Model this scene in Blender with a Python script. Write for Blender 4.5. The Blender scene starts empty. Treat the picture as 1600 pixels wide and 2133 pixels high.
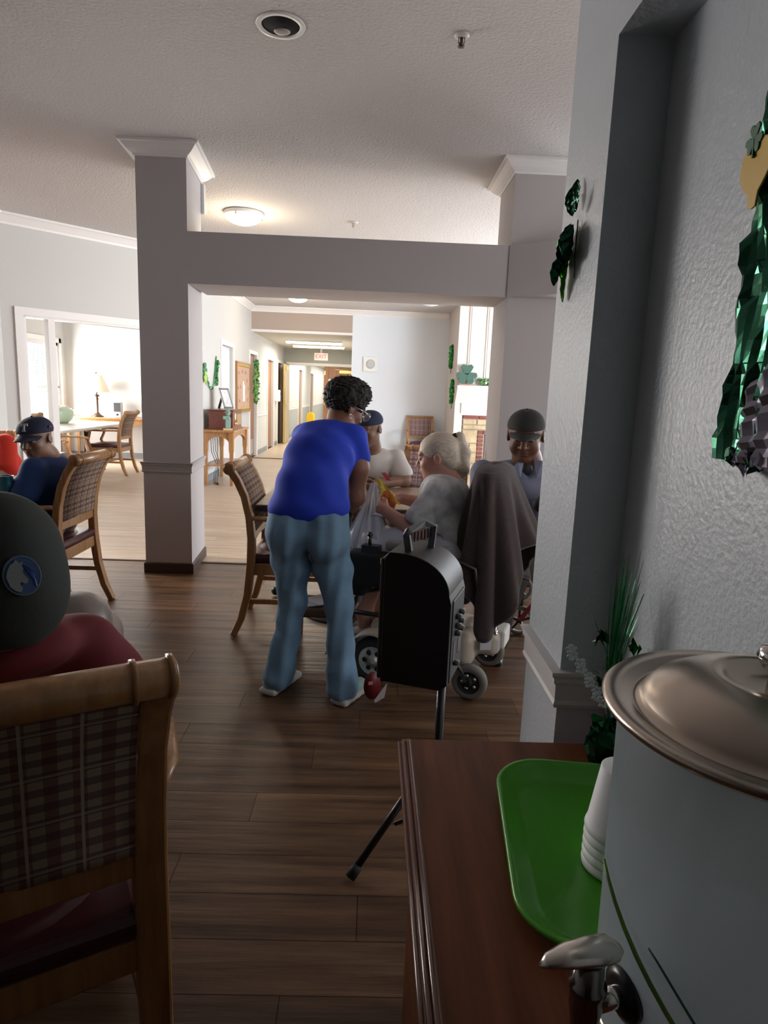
import bpy, bmesh, math, random
import numpy as np
from mathutils import Vector, Matrix, Euler
PI = math.pi
SC = bpy.context.scene
COL = SC.collection
random.seed(7)
# ------------------------------------------------------------------ camera
H = 1.36
def setup_camera():
    pitch, roll, yaw = math.radians(10.3), math.radians(2.24), math.radians(1.445)
    F = Vector((math.sin(yaw)*math.cos(pitch), math.cos(yaw)*math.cos(pitch), -math.sin(pitch)))
    R0 = Vector((math.cos(yaw), -math.sin(yaw), 0)); U0 = R0.cross(F)
    R = R0*math.cos(roll)+U0*math.sin(roll); U = -R0*math.sin(roll)+U0*math.cos(roll)
    cd = bpy.data.cameras.new('camera'); co = bpy.data.objects.new('camera', cd); COL.objects.link(co)
    m = Matrix.Identity(4)
    for i in range(3): m[i][0] = R[i]; m[i][1] = U[i]; m[i][2] = -F[i]
    m[2][3] = H
    co.matrix_world = m
    cd.sensor_fit = 'VERTICAL'; cd.sensor_height = 24.0; cd.lens = 24.0*1350/2133
    cd.clip_start = 0.05; cd.clip_end = 200
    SC.camera = co
setup_camera()
# ------------------------------------------------------------------ world, lights, exposure
SC.view_settings.view_transform = 'Standard'
SC.view_settings.look = 'None'
SC.view_settings.exposure = 0.0
SC.view_settings.gamma = 1.0
SC.view_settings.use_curve_mapping = False
w = bpy.data.worlds.new('world'); SC.world = w; w.use_nodes = True
w.node_tree.nodes['Background'].inputs[0].default_value = (.86, .93, 1, 1)
w.node_tree.nodes['Background'].inputs[1].default_value = 2.2
def area(name, loc, target, sx, sy, power, color):
    l = bpy.data.lights.new(name, 'AREA'); l.shape = 'RECTANGLE'; l.size = sx; l.size_y = sy
    l.energy = power; l.color = color
    o = bpy.data.objects.new(name, l); COL.objects.link(o); o.location = loc
    o.rotation_euler = (Vector(target)-Vector(loc)).to_track_quat('-Z', 'Y').to_euler()
    return o
def spot(name, loc, power, color, r=.12):
    l = bpy.data.lights.new(name, 'POINT'); l.energy = power; l.color = color; l.shadow_soft_size = r
    o = bpy.data.objects.new(name, l); COL.objects.link(o); o.location = loc; return o
DAY = (.90, .95, 1.0)
area('daylight_right_window', (4.4, 8.9, 1.45), (0, 10.2, 1.2), 4.6, 1.7, 365, (.93, .96, 1.0))
area('daylight_side_room_window', (-5.57, 11.2, 1.3), (-3, 11.0, 1.2), 1.3, 1.5, 165, (1, .98, .95))
area('daylight_side_room_front', (-4.6, 6.95, 1.5), (-4.3, 12, 1.2), 1.5, 1.2, 34, (1, .97, .93))
area('daylight_left_window', (-3.58, 5.0, 1.35), (0.2, 2.5, .55), 1.9, 1.3, 58, (1.0, .93, .86)).data.spread = math.radians(92)
area('daylight_right_room_window', (4.4, 4.6, 1.5), (0.6, 4.2, .9), 1.6, 1.4, 60, (.92, .96, 1.0))
area('right_room_fill', (3.0, 1.46, 1.55), (1.6, 13, 1.4), 2.4, 1.5, 54, (1, .94, .90))  # added fill for beam, post and ceiling; the partition has no window
area('far_wall_fill', (4.2, 6.0, 1.5), (0.3, 13, 1.3), 1.8, 1.5, 210, (.88, .94, 1.0))  # added fill aimed diagonally to brighten the far wall, not set in a window
# ------------------------------------------------------------------ materials
MATS = {}
def nmat(name):
    m = bpy.data.materials.new(name); m.use_nodes = True
    nt = m.node_tree; b = nt.nodes['Principled BSDF']
    return m, nt, b
def setin(b, k, v):
    if k in b.inputs: b.inputs[k].default_value = v
def mat(name, col, rough=.6, metal=0, bump=0, bscale=60, var=0, vscale=6, spec=None, trans=0, alpha=1, sheen=0, coat=0, stretch=(1,1,1), coord='Object', detail=4, emit=None, es=0, sss=0):
    if name in MATS: return MATS[name]
    m, nt, b = nmat(name)
    c = (col[0], col[1], col[2], 1)
    b.inputs['Base Color'].default_value = c
    b.inputs['Roughness'].default_value = rough; b.inputs['Metallic'].default_value = metal
    if spec is not None: setin(b, 'Specular IOR Level', spec)
    if trans: setin(b, 'Transmission Weight', trans)
    if alpha < 1: b.inputs['Alpha'].default_value = alpha
    if sheen: setin(b, 'Sheen Weight', sheen)
    if coat: setin(b, 'Coat Weight', coat); setin(b, 'Coat Roughness', .12)
    if emit: b.inputs['Emission Color'].default_value = (*emit, 1); b.inputs['Emission Strength'].default_value = es
    if sss: setin(b, 'Subsurface Weight', sss); setin(b, 'Subsurface Radius', (.02,.008,.004)); setin(b, 'Subsurface Scale', .5)
    if bump or var:
        tc = nt.nodes.new('ShaderNodeTexCoord'); mp = nt.nodes.new('ShaderNodeMapping')
        mp.inputs['Scale'].default_value = stretch
        if coord == 'World':
            g = nt.nodes.new('ShaderNodeNewGeometry'); nt.links.new(g.outputs['Position'], mp.inputs[0])
        else: nt.links.new(tc.outputs[coord], mp.inputs[0])
        if bump:
            n = nt.nodes.new('ShaderNodeTexNoise'); n.inputs['Scale'].default_value = bscale; n.inputs['Detail'].default_value = detail
            nt.links.new(mp.outputs[0], n.inputs['Vector'])
            bp = nt.nodes.new('ShaderNodeBump'); bp.inputs['Strength'].default_value = bump; bp.inputs['Distance'].default_value = .01
            nt.links.new(n.outputs['Fac'], bp.inputs['Height']); nt.links.new(bp.outputs[0], b.inputs['Normal'])
        if var:
            n2 = nt.nodes.new('ShaderNodeTexNoise'); n2.inputs['Scale'].default_value = vscale; n2.inputs['Detail'].default_value = 5
            nt.links.new(mp.outputs[0], n2.inputs['Vector'])
            cr = nt.nodes.new('ShaderNodeValToRGB')
            cr.color_ramp.elements[0].position = .3; cr.color_ramp.elements[1].position = .72
            cr.color_ramp.elements[0].color = tuple(max(0, x*(1-var)) for x in col)+(1,)
            cr.color_ramp.elements[1].color = tuple(min(1, x*(1+var)) for x in col)+(1,)
            nt.links.new(n2.outputs['Fac'], cr.inputs[0]); nt.links.new(cr.outputs[0], b.inputs['Base Color'])
    MATS[name] = m
    return m
def plaid(name, base, c1, c2, line, px=.052, pz=.036):
    m, nt, b = nmat(name); b.inputs['Roughness'].default_value = .95; setin(b, 'Specular IOR Level', .1)
    tc = nt.nodes.new('ShaderNodeTexCoord'); sp = nt.nodes.new('ShaderNodeSeparateXYZ'); nt.links.new(tc.outputs['Object'], sp.inputs[0])
    def stripe(out, period, width, off=0):
        a = nt.nodes.new('ShaderNodeMath'); a.operation = 'MULTIPLY_ADD'; a.inputs[1].default_value = 1/period; a.inputs[2].default_value = off+50
        nt.links.new(out, a.inputs[0])
        f = nt.nodes.new('ShaderNodeMath'); f.operation = 'FRACT'; nt.links.new(a.outputs[0], f.inputs[0])
        l = nt.nodes.new('ShaderNodeMath'); l.operation = 'LESS_THAN'; l.inputs[1].default_value = width; nt.links.new(f.outputs[0], l.inputs[0])
        return l.outputs[0]
    def mix(fac, a, bcol, k=1.0):
        x = nt.nodes.new('ShaderNodeMix'); x.data_type = 'RGBA'
        mm = nt.nodes.new('ShaderNodeMath'); mm.operation = 'MULTIPLY'; mm.inputs[1].default_value = k; nt.links.new(fac, mm.inputs[0])
        nt.links.new(mm.outputs[0], x.inputs['Factor'])
        if isinstance(a, tuple): x.inputs['A'].default_value = (*a, 1)
        else: nt.links.new(a, x.inputs['A'])
        x.inputs['B'].default_value = (*bcol, 1)
        return x.outputs['Result']
    o = mix(stripe(sp.outputs[2], pz, .5), base, c1, .6)
    o = mix(stripe(sp.outputs[0], px, .5), o, c2, .6)
    o = mix(stripe(sp.outputs[0], px*2, .06, .37), o, line, .8)
    o = mix(stripe(sp.outputs[2], pz*3, .06, .3), o, line, .5)
    nt.links.new(o, b.inputs['Base Color']); MATS[name] = m; return m
def woodmat(name, c0, c1, rough=.4, axis=2, sc=9, coat=0, rnd=0, world=False, bump=.15, gscale=(1,1,1)):
    m, nt, b = nmat(name); b.inputs['Roughness'].default_value = rough
    if coat: setin(b, 'Coat Weight', coat); setin(b, 'Coat Roughness', .15)
    mp = nt.nodes.new('ShaderNodeMapping'); s = [sc, sc, sc]; s[axis] = sc*.07; mp.inputs['Scale'].default_value = s
    if world:
        g = nt.nodes.new('ShaderNodeNewGeometry'); nt.links.new(g.outputs['Position'], mp.inputs[0])
    else:
        tc = nt.nodes.new('ShaderNodeTexCoord'); nt.links.new(tc.outputs['Object'], mp.inputs[0])
    n = nt.nodes.new('ShaderNodeTexNoise'); n.inputs['Scale'].default_value = 3; n.inputs['Detail'].default_value = 8; n.inputs['Roughness'].default_value = .62
    nt.links.new(mp.outputs[0], n.inputs['Vector'])
    cr = nt.nodes.new('ShaderNodeValToRGB'); cr.color_ramp.elements[0].position = .33; cr.color_ramp.elements[1].position = .68
    cr.color_ramp.elements[0].color = (*c0, 1); cr.color_ramp.elements[1].color = (*c1, 1)
    nt.links.new(n.outputs['Fac'], cr.inputs[0]); out = cr.outputs[0]
    if rnd:
        oi = nt.nodes.new('ShaderNodeObjectInfo'); hs = nt.nodes.new('ShaderNodeHueSaturation')
        mr = nt.nodes.new('ShaderNodeMapRange'); mr.inputs['To Min'].default_value = 1-rnd; mr.inputs['To Max'].default_value = 1+rnd
        nt.links.new(oi.outputs['Random'], mr.inputs[0]); nt.links.new(mr.outputs[0], hs.inputs['Value']); nt.links.new(out, hs.inputs['Color']); out = hs.outputs[0]
    nt.links.new(out, b.inputs['Base Color'])
    if bump:
        bp = nt.nodes.new('ShaderNodeBump'); bp.inputs['Strength'].default_value = bump; bp.inputs['Distance'].default_value = .004
        nt.links.new(n.outputs['Fac'], bp.inputs['Height']); nt.links.new(bp.outputs[0], b.inputs['Normal'])
    if world: setin(b, 'Specular IOR Level', .36)
    MATS[name] = m; return m
def stuccomat(name, col, rough=.55, scale=90, strength=.5, spec=.5):
    return mat(name, col, rough=rough, bump=strength, bscale=scale, coord='World', detail=3, spec=spec)
WALL = stuccomat('wall_paint', (.52, .56, .61), .42, 105, .19)
CEIL = stuccomat('ceiling_paint', (.60, .575, .565), .85, 60, .6, .2)
COLP = mat('column_paint', (.47, .44, .44), .7, bump=.05, bscale=60, coord='World')
FARW = mat('far_wall_paint', (.58, .575, .56), .75)
TRIM = mat('trim_paint', (.80, .78, .77), .45)
BEIGE = mat('header_beige', (.42, .34, .29), .8)
GREYD = mat('wainscot_grey', (.36, .38, .37), .8)
BASE = mat('baseboard_brown', (.05, .028, .022), .5)
BASEG = mat('baseboard_grey', (.22, .24, .26), .5)
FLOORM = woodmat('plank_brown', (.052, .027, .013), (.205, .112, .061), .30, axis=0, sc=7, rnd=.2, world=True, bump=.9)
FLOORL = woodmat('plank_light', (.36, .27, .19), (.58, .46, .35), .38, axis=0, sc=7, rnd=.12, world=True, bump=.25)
HONEY = woodmat('honey_wood', (.30, .135, .045), (.48, .25, .095), .33, axis=2, sc=14, coat=.25, bump=.05)
BROWND = woodmat('brown_door_wood', (.24, .11, .055), (.36, .18, .09), .45, axis=2, sc=6, bump=.05)
BUFFET = woodmat('buffet_wood', (.11, .032, .012), (.22, .070, .028), .45, axis=1, sc=10, coat=.0, bump=.05)
setin(BUFFET.node_tree.nodes['Principled BSDF'], 'Specular IOR Level', .22)
CHERRY = woodmat('cherry_wood', (.13, .03, .02), (.2, .055, .035), .35, axis=1, sc=8, coat=.2, bump=.03)
PLAID = plaid('plaid_fabric', (.34, .26, .18), (.045, .022, .045), (.12, .04, .045), (.46, .40, .30), .040, .030)
VINYL = mat('burgundy_vinyl', (.075, .018, .022), .28, bump=.05, bscale=40)
BLACK = mat('black_plastic', (.012, .012, .013), .33)
BLACKM = mat('black_matte', (.015, .015, .016), .6)
STEEL = mat('brushed_steel', (.66, .57, .49), .27, metal=1)
CHROME = mat('chrome', (.75, .74, .72), .12, metal=1)
BRASS = mat('brass', (.75, .55, .22), .3, metal=1)
WHITE = mat('white_plastic', (.8, .8, .78), .4)
# ------------------------------------------------------------------ mesh builder
def V(*a): return Vector(a)
class MB:
    def __init__(s): s.v = []; s.f = []; s.sm = []
    def add(s, vs, fs, smooth=False):
        n = len(s.v); s.v += [tuple(v) for v in vs]; s.f += [tuple(i+n for i in f) for f in fs]; s.sm += [smooth]*len(fs); return s
    def box(s, c, d, rz=0, R=None):
        hx, hy, hz = d[0]/2, d[1]/2, d[2]/2
        M = R if R is not None else Matrix.Rotation(rz, 3, 'Z')
        vs = [Vector(c)+M@Vector((x*hx, y*hy, z*hz)) for z in (-1, 1) for y in (-1, 1) for x in (-1, 1)]
        return s.add(vs, [(0,2,3,1),(4,5,7,6),(0,1,5,4),(2,6,7,3),(0,4,6,2),(1,3,7,5)])
    def box2(s, a, b):
        return s.box([(a[i]+b[i])/2 for i in range(3)], [abs(b[i]-a[i]) for i in range(3)])
    def sweep(s, pts, sizes, n=4, up=(0,0,1), smooth=None, caps=True, power=None):
        pts = [Vector(p) for p in pts]; up = Vector(up)
        if not isinstance(sizes, list): sizes = [sizes]*len(pts)
        rings = []
        for i, p in enumerate(pts):
            t = (pts[min(i+1, len(pts)-1)]-pts[max(i-1, 0)]).normalized()
            a = t.cross(up)
            if a.length < 1e-4: a = t.cross(Vector((1, 0, 0)))
            a.normalize(); b = a.cross(t).normalized()
            w_, h_ = sizes[i] if isinstance(sizes[i], (tuple, list)) else (sizes[i], sizes[i])
            ring = []
            for k in range(n):
                if n == 4: ca, sa = ((1,1),(-1,1),(-1,-1),(1,-1))[k]
                else: ca, sa = math.cos(2*PI*k/n), math.sin(2*PI*k/n)
                ring.append(p+a*(ca*w_)+b*(sa*h_))
            rings.append(ring)
        vs = [v for r in rings for v in r]; fs = []
        for i in range(len(rings)-1):
            for k in range(n): fs.append((i*n+k, i*n+(k+1) % n, (i+1)*n+(k+1) % n, (i+1)*n+k))
        if caps: fs.append(tuple(range(n-1, -1, -1))); fs.append(tuple((len(rings)-1)*n+k for k in range(n)))
        return s.add(vs, fs, (n > 4) if smooth is None else smooth)
    def tube(s, pts, r, n=10, **k):
        r = r if isinstance(r, list) else [r]*len(pts)
        return s.sweep(pts, [(x, x) for x in r], n=n, **k)
    def lathe(s, prof, c=(0,0,0), n=32, R=None, smooth=True, arc=None):
        M = R if R is not None else Matrix.Identity(3)
        vs = []; fs = []; m = len(prof)
        for k in range(n):
            a = 2*PI*k/n
            for (r, z) in prof: vs.append(Vector(c)+M@Vector((r*math.cos(a), r*math.sin(a), z)))
        for k in range(n):
            k2 = (k+1) % n
            for i in range(m-1): fs.append((k*m+i, k2*m+i, k2*m+i+1, k*m+i+1))
        return s.add(vs, fs, smooth)
    def ball(s, c, r, n=14, m=9, R=None, smooth=True):
        r = r if isinstance(r, (tuple, list)) else (r, r, r); M = R if R is not None else Matrix.Identity(3)
        vs = [Vector(c)+M@Vector((0, 0, -r[2]))]; fs = []
        for j in range(1, m):
            t = -PI/2+PI*j/m
            for k in range(n):
                a = 2*PI*k/n; vs.append(Vector(c)+M@Vector((r[0]*math.cos(t)*math.cos(a), r[1]*math.cos(t)*math.sin(a), r[2]*math.sin(t))))
        vs.append(Vector(c)+M@Vector((0, 0, r[2])))
        for k in range(n):
            fs.append((0, 1+(k+1) % n, 1+k)); fs.append((len(vs)-1, 1+(m-2)*n+k, 1+(m-2)*n+(k+1) % n))
            for j in range(m-2): fs.append((1+j*n+k, 1+j*n+(k+1) % n, 1+(j+1)*n+(k+1) % n, 1+(j+1)*n+k))
        return s.add(vs, fs, smooth)
    def prism(s, poly, t, M=None, smooth=False):
        """poly in local xy, extruded along local z by t, M = 4x4 placing"""
        M = M or Matrix.Identity(4); n = len(poly)
        vs = [M@Vector((x, y, 0)) for x, y in poly]+[M@Vector((x, y, t)) for x, y in poly]
        fs = [tuple(range(n-1, -1, -1)), tuple(range(n, 2*n))]+[(k, (k+1) % n, n+(k+1) % n, n+k) for k in range(n)]
        return s.add(vs, fs, smooth)
    def grid(s, fn, nu, nv, smooth=True, thick=0):
        P = [[Vector(fn(i/nu, j/nv)) for j in range(nv+1)] for i in range(nu+1)]
        vs = [p for r in P for p in r]; m = nv+1
        fs = [(i*m+j, (i+1)*m+j, (i+1)*m+j+1, i*m+j+1) for i in range(nu) for j in range(nv)]
        if thick:
            N = []
            for i in range(nu+1):
                for j in range(nv+1):
                    du = P[min(i+1, nu)][j]-P[max(i-1, 0)][j]; dv = P[i][min(j+1, nv)]-P[i][max(j-1, 0)]
                    q = du.cross(dv); q = q.normalized() if q.length > 1e-9 else Vector((0, 0, 1)); N.append(q)
            k = len(vs); vs = vs+[v-N[i]*thick for i, v in enumerate(vs)]
            fs2 = [tuple(k+i for i in reversed(f)) for f in fs]; fs = fs+fs2
            for i in range(nu): fs.append((i*m, k+i*m, k+(i+1)*m, (i+1)*m)); fs.append((i*m+nv, (i+1)*m+nv, k+(i+1)*m+nv, k+i*m+nv))
            for j in range(nv): fs.append((j, j+1, k+j+1, k+j)); fs.append((nu*m+j, k+nu*m+j, k+nu*m+j+1, nu*m+j+1))
        return s.add(vs, fs, smooth)
    def molding(s, pts, prof, closed=False):
        """sweep profile (out, z) along 2D points; out is to the LEFT of travel"""
        n = len(pts); P = [Vector(p) for p in pts]; offs = []
        for i in range(n):
            d0 = (P[i]-P[i-1]).normalized() if (closed or i > 0) else None
            d1 = (P[(i+1) % n]-P[i]).normalized() if (closed or i < n-1) else None
            if d0 is None: d0 = d1
            if d1 is None: d1 = d0
            n0 = Vector((-d0.y, d0.x)); n1 = Vector((-d1.y, d1.x)); b = (n0+n1).normalized()
            offs.append(b/max(.3, b.dot(n0)))
        m = len(prof); vs = []
        for i in range(n):
            for (d, z) in prof: q = P[i]+offs[i]*d; vs.append((q.x, q.y, z))
        fs = []; seg = n if closed else n-1
        for i in range(seg):
            i2 = (i+1) % n
            for k in range(m): fs.append((i*m+k, i*m+(k+1) % m, i2*m+(k+1) % m, i2*m+k))
        if not closed: fs.append(tuple(range(m))); fs.append(tuple((n-1)*m+k for k in range(m-1, -1, -1)))
        return s.add(vs, fs)
def mesh_from(name, vs, fs, sm=None, fixn=True):
    me = bpy.data.meshes.new(name); me.from_pydata([tuple(v) for v in vs], [], fs)
    if sm is not None: me.polygons.foreach_set('use_smooth', [bool(x) for x in sm])
    if fixn:
        bm = bmesh.new(); bm.from_mesh(me); bmesh.ops.recalc_face_normals(bm, faces=bm.faces); bm.to_mesh(me); bm.free()
    me.update(); return me
def obj(name, mb, m, parent=None, bev=0, seg=2, sub=0, kind=None, label=None):
    me = mesh_from(name, mb.v, mb.f, mb.sm)
    o = bpy.data.objects.new(name, me); COL.objects.link(o); me.materials.append(m)
    if parent is not None: o.parent = parent
    if bev:
        b = o.modifiers.new('bevel', 'BEVEL'); b.width = bev; b.segments = seg; b.limit_method = 'ANGLE'; b.angle_limit = math.radians(40)
        b.harden_normals = False
    if sub:
        b = o.modifiers.new('subsurf', 'SUBSURF'); b.levels = sub; b.render_levels = sub
        me.polygons.foreach_set('use_smooth', [True]*len(me.polygons))
    if kind: o['kind'] = kind
    if label: o['label'] = label
    return o
def thing(name, label, cat, loc=(0,0,0), rotz=0, group=None):
    o = bpy.data.objects.new(name, None); COL.objects.link(o); o.empty_display_size = .1
    o.location = loc; o.rotation_euler = (0, 0, rotz); tag(o, label, cat, group); return o
def tag(o, label, cat, group=None):
    o['label'] = label; o['category'] = cat
    if group: o['group'] = group
    return o
def struct(name, mb, m, parent=None, **k):
    o = obj(name, mb, m, parent, **k)
    if parent is None: o['kind'] = 'structure'
    return o
def copy_tree(o, parent=None):
    c = o.copy(); COL.objects.link(c)
    if parent is not None: c.parent = parent
    for ch in list(o.children): copy_tree(ch, c)
    return c
def text(name, body, size, m, parent, loc, rot, extrude=.001, align='CENTER'):
    cu = bpy.data.curves.new(name, 'FONT'); cu.body = body; cu.size = size; cu.extrude = extrude; cu.align_x = align; cu.align_y = 'CENTER'
    tmp = bpy.data.objects.new('lettering_source', cu); COL.objects.link(tmp)
    me = bpy.data.meshes.new_from_object(tmp.evaluated_get(bpy.context.evaluated_depsgraph_get())); bpy.data.objects.remove(tmp); bpy.data.curves.remove(cu)
    me.materials.clear(); me.materials.append(m)
    o = bpy.data.objects.new(name, me); COL.objects.link(o); o.parent = parent; o.location = loc; o.rotation_euler = rot
    return o
def seg_box(mb, p0, p1, th, z0, z1):
    """wall slab from p0 to p1; thickness goes to the RIGHT of travel"""
    p0 = Vector(p0); p1 = Vector(p1); d = (p1-p0).normalized(); r = Vector((d.y, -d.x))*th
    q = [p0, p1, p1+r, p0+r]
    vs = [(a.x, a.y, z0) for a in q]+[(a.x, a.y, z1) for a in q]
    return mb.add(vs, [(0,1,2,3),(7,6,5,4),(0,4,5,1),(1,5,6,2),(2,6,7,3),(3,7,4,0)])
# ------------------------------------------------------------------ SDF figures (smooth blended bodies)
class SDF:
    def __init__(s, h): s.h = h; s.p = []
    def cap(s, a, b, ra, rb=None, k=.03, op='+'): s.p.append(('c', np.array(a, float), np.array(b, float), ra, ra if rb is None else rb, k, op)); return s
    def chain(s, pts, rs, k=.03, op='+'):
        for i in range(len(pts)-1): s.cap(pts[i], pts[i+1], rs[i], rs[i+1], k, op)
        return s
    def ell(s, c, r, R=None, k=.03, op='+'):
        R = np.eye(3) if R is None else np.array(R, float)
        s.p.append(('e', np.array(c, float), np.array(r, float) if hasattr(r, '__len__') else np.array([r]*3, float), R, None, k, op)); return s
    def rbox(s, c, hd, rad, R=None, k=.01, op='+'):
        R = np.eye(3) if R is None else np.array(R, float)
        s.p.append(('b', np.array(c, float), np.array(hd, float), R, rad, k, op)); return s
    def cut(s, pt, nrm, rad=None): s.p.append(('x', np.array(pt, float), np.array(nrm, float)/np.linalg.norm(nrm), rad, None, 0, 'x')); return s
    def bounds(s):
        lo = np.full(3, 1e9); hi = -lo
        for p in s.p:
            if p[6] != '+': continue
            if p[0] == 'c':
                r = max(p[3], p[4]); lo = np.minimum(lo, np.minimum(p[1], p[2])-r); hi = np.maximum(hi, np.maximum(p[1], p[2])+r)
            elif p[0] == 'e': r = p[2].max(); lo = np.minimum(lo, p[1]-r); hi = np.maximum(hi, p[1]+r)
            elif p[0] == 'b': r = np.linalg.norm(p[2]); lo = np.minimum(lo, p[1]-r); hi = np.maximum(hi, p[1]+r)
        return lo-.03, hi+.03
    def mesh(s, name, noise=None, origin=(0,0,0)):
        h = s.h; lo, hi = s.bounds(); n = np.ceil((hi-lo)/h).astype(int)+1
        F = np.full(n, .12, np.float32)
        ax = [lo[i]+h*np.arange(n[i]) for i in range(3)]
        for p in s.p:
            kind, k, op = p[0], p[5], p[6]; mg = k*1.2+3*h+.02
            if kind == 'c': r = max(p[3], p[4]); a = np.minimum(p[1], p[2])-r-mg; b = np.maximum(p[1], p[2])+r+mg
            elif kind == 'e': r = p[2].max(); a = p[1]-r-mg; b = p[1]+r+mg
            elif kind == 'b': r = np.linalg.norm(p[2]); a = p[1]-r-mg; b = p[1]+r+mg
            elif p[3]: a = p[1]-p[3]; b = p[1]+p[3]
            else: a, b = lo, hi
            i0 = np.clip(np.floor((a-lo)/h).astype(int), 0, n-1); i1 = np.clip(np.ceil((b-lo)/h).astype(int)+1, 1, n)
            if (i1 <= i0).any(): continue
            sl = tuple(slice(i0[i], i1[i]) for i in range(3))
            X = ax[0][sl[0]][:, None, None]; Y = ax[1][sl[1]][None, :, None]; Z = ax[2][sl[2]][None, None, :]
            if kind == 'c':
                A, B, ra, rb = p[1], p[2], p[3], p[4]; d = B-A; dd = max(d.dot(d), 1e-9)
                t = ((X-A[0])*d[0]+(Y-A[1])*d[1]+(Z-A[2])*d[2])/dd; t = np.clip(t, 0, 1)
                D = np.sqrt((X-A[0]-t*d[0])**2+(Y-A[1]-t*d[1])**2+(Z-A[2]-t*d[2])**2)-(ra+(rb-ra)*t)
            elif kind in 'eb':
                R = p[3]; x, y, z = X-p[1][0], Y-p[1][1], Z-p[1][2]
                u = R[0,0]*x+R[1,0]*y+R[2,0]*z; v_ = R[0,1]*x+R[1,1]*y+R[2,1]*z; w_ = R[0,2]*x+R[1,2]*y+R[2,2]*z
                if kind == 'e':
                    r = p[2]; k0 = np.sqrt((u/r[0])**2+(v_/r[1])**2+(w_/r[2])**2); k1 = np.sqrt((u/r[0]**2)**2+(v_/r[1]**2)**2+(w_/r[2]**2)**2)+1e-9
                    D = k0*(k0-1)/k1
                else:
                    q = p[2]-p[4]; a_, b_, c_ = np.abs(u)-q[0], np.abs(v_)-q[1], np.abs(w_)-q[2]
                    D = np.sqrt(np.maximum(a_, 0)**2+np.maximum(b_, 0)**2+np.maximum(c_, 0)**2)+np.minimum(np.maximum(a_, np.maximum(b_, c_)), 0)-p[4]
            else: D = (X-p[1][0])*p[2][0]+(Y-p[1][1])*p[2][1]+(Z-p[1][2])*p[2][2]
            G = F[sl]
            if op == '+':
                hh = np.clip(.5+.5*(G-D)/k, 0, 1); F[sl] = G*(1-hh)+D*hh-k*hh*(1-hh)
            elif op == '-':
                hh = np.clip(.5-.5*(G+D)/k, 0, 1); F[sl] = G*(1-hh)+(-D)*hh+k*hh*(1-hh)
            else: F[sl] = np.maximum(G, D)
        if noise is not None:
            F = F+noise(ax[0][:, None, None], ax[1][None, :, None], ax[2][None, None, :]).astype(np.float32)
        F[0] = F[-1] = 1; F[:, 0] = F[:, -1] = 1; F[:, :, 0] = F[:, :, -1] = 1
        S = F < 0; c = [S[i:S.shape[0]-1+i, j:S.shape[1]-1+j, l:S.shape[2]-1+l] for i in (0,1) for j in (0,1) for l in (0,1)]
        an = c[0].copy(); al = c[0].copy()
        for q in c[1:]: an |= q; al &= q
        M = an & ~al; I = np.argwhere(M); idx = np.full(M.shape, -1, np.int64); idx[M] = np.arange(len(I))
        acc = np.zeros((len(I), 3)); cnt = np.zeros(len(I))
        corners = [(i, j, l) for i in (0,1) for j in (0,1) for l in (0,1)]
        fv = [F[I[:,0]+a, I[:,1]+b, I[:,2]+d] for a, b, d in corners]
        for a in range(8):
            for b in range(a+1, 8):
                ca, cb = np.array(corners[a]), np.array(corners[b])
                if np.abs(ca-cb).sum() != 1: continue
                m = (fv[a] < 0) != (fv[b] < 0); t = fv[a][m]/(fv[a][m]-fv[b][m])
                acc[m] += ca+t[:, None]*(cb-ca); cnt[m] += 1
        vs = lo+(I+acc/cnt[:, None])*h-np.array(origin)
        quads = []
        for axn in range(3):
            o1, o2 = [(1,2),(2,0),(0,1)][axn]
            s0 = [slice(None)]*3; s1 = [slice(None)]*3; s0[axn] = slice(0, -1); s1[axn] = slice(1, None)
            a = S[tuple(s0)]; b = S[tuple(s1)]; E = np.argwhere(a != b)
            E = E[(E[:, o1] > 0) & (E[:, o2] > 0) & (E[:, o1] < M.shape[o1]) & (E[:, o2] < M.shape[o2])]
            sgn = a[E[:,0], E[:,1], E[:,2]]
            d1 = np.zeros(3, int); d1[o1] = 1; d2 = np.zeros(3, int); d2[o2] = 1
            q = [idx[tuple((E-x).T)] for x in (d1+d2, d2, 0*d1, d1)]
            Q = np.stack(q, 1); Q[~sgn] = Q[~sgn][:, ::-1]; quads.append(Q)
        Q = np.concatenate(quads)
        me = bpy.data.meshes.new(name)
        me.vertices.add(len(vs)); me.vertices.foreach_set('co', vs.ravel().astype(np.float32))
        me.loops.add(len(Q)*4); me.loops.foreach_set('vertex_index', Q.ravel().astype(np.int32))
        me.polygons.add(len(Q)); me.polygons.foreach_set('loop_start', np.arange(0, len(Q)*4, 4, dtype=np.int32))
        me.polygons.foreach_set('loop_total', np.full(len(Q), 4, np.int32)); me.polygons.foreach_set('use_smooth', np.ones(len(Q), bool))
        me.update(calc_edges=True); return me
def sobj(name, sdf, m, parent=None, noise=None, label=None):
    og = tuple(parent.location) if parent is not None else (0, 0, 0)
    me = sdf.mesh(name, noise, og); me.materials.append(m)
    o = bpy.data.objects.new(name, me); COL.objects.link(o)
    if parent is not None: o.parent = parent
    if label: o['label'] = label
    return o
def wrinkle(amp, fx, fy, fz, ph=0, fine=.35):
    def f(X, Y, Z):
        a = np.sin(fx*X+fy*Y+fz*Z+ph+1.6*np.sin(.45*fz*X-.4*fx*Z+ph)+1.3*np.sin(.5*fx*Y+ph*2))
        b = np.sin(2.3*fz*X+1.7*fx*Y-1.9*fy*Z+2*ph+np.sin(fx*Z))
        return amp*(a+fine*b)
    return f
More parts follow.
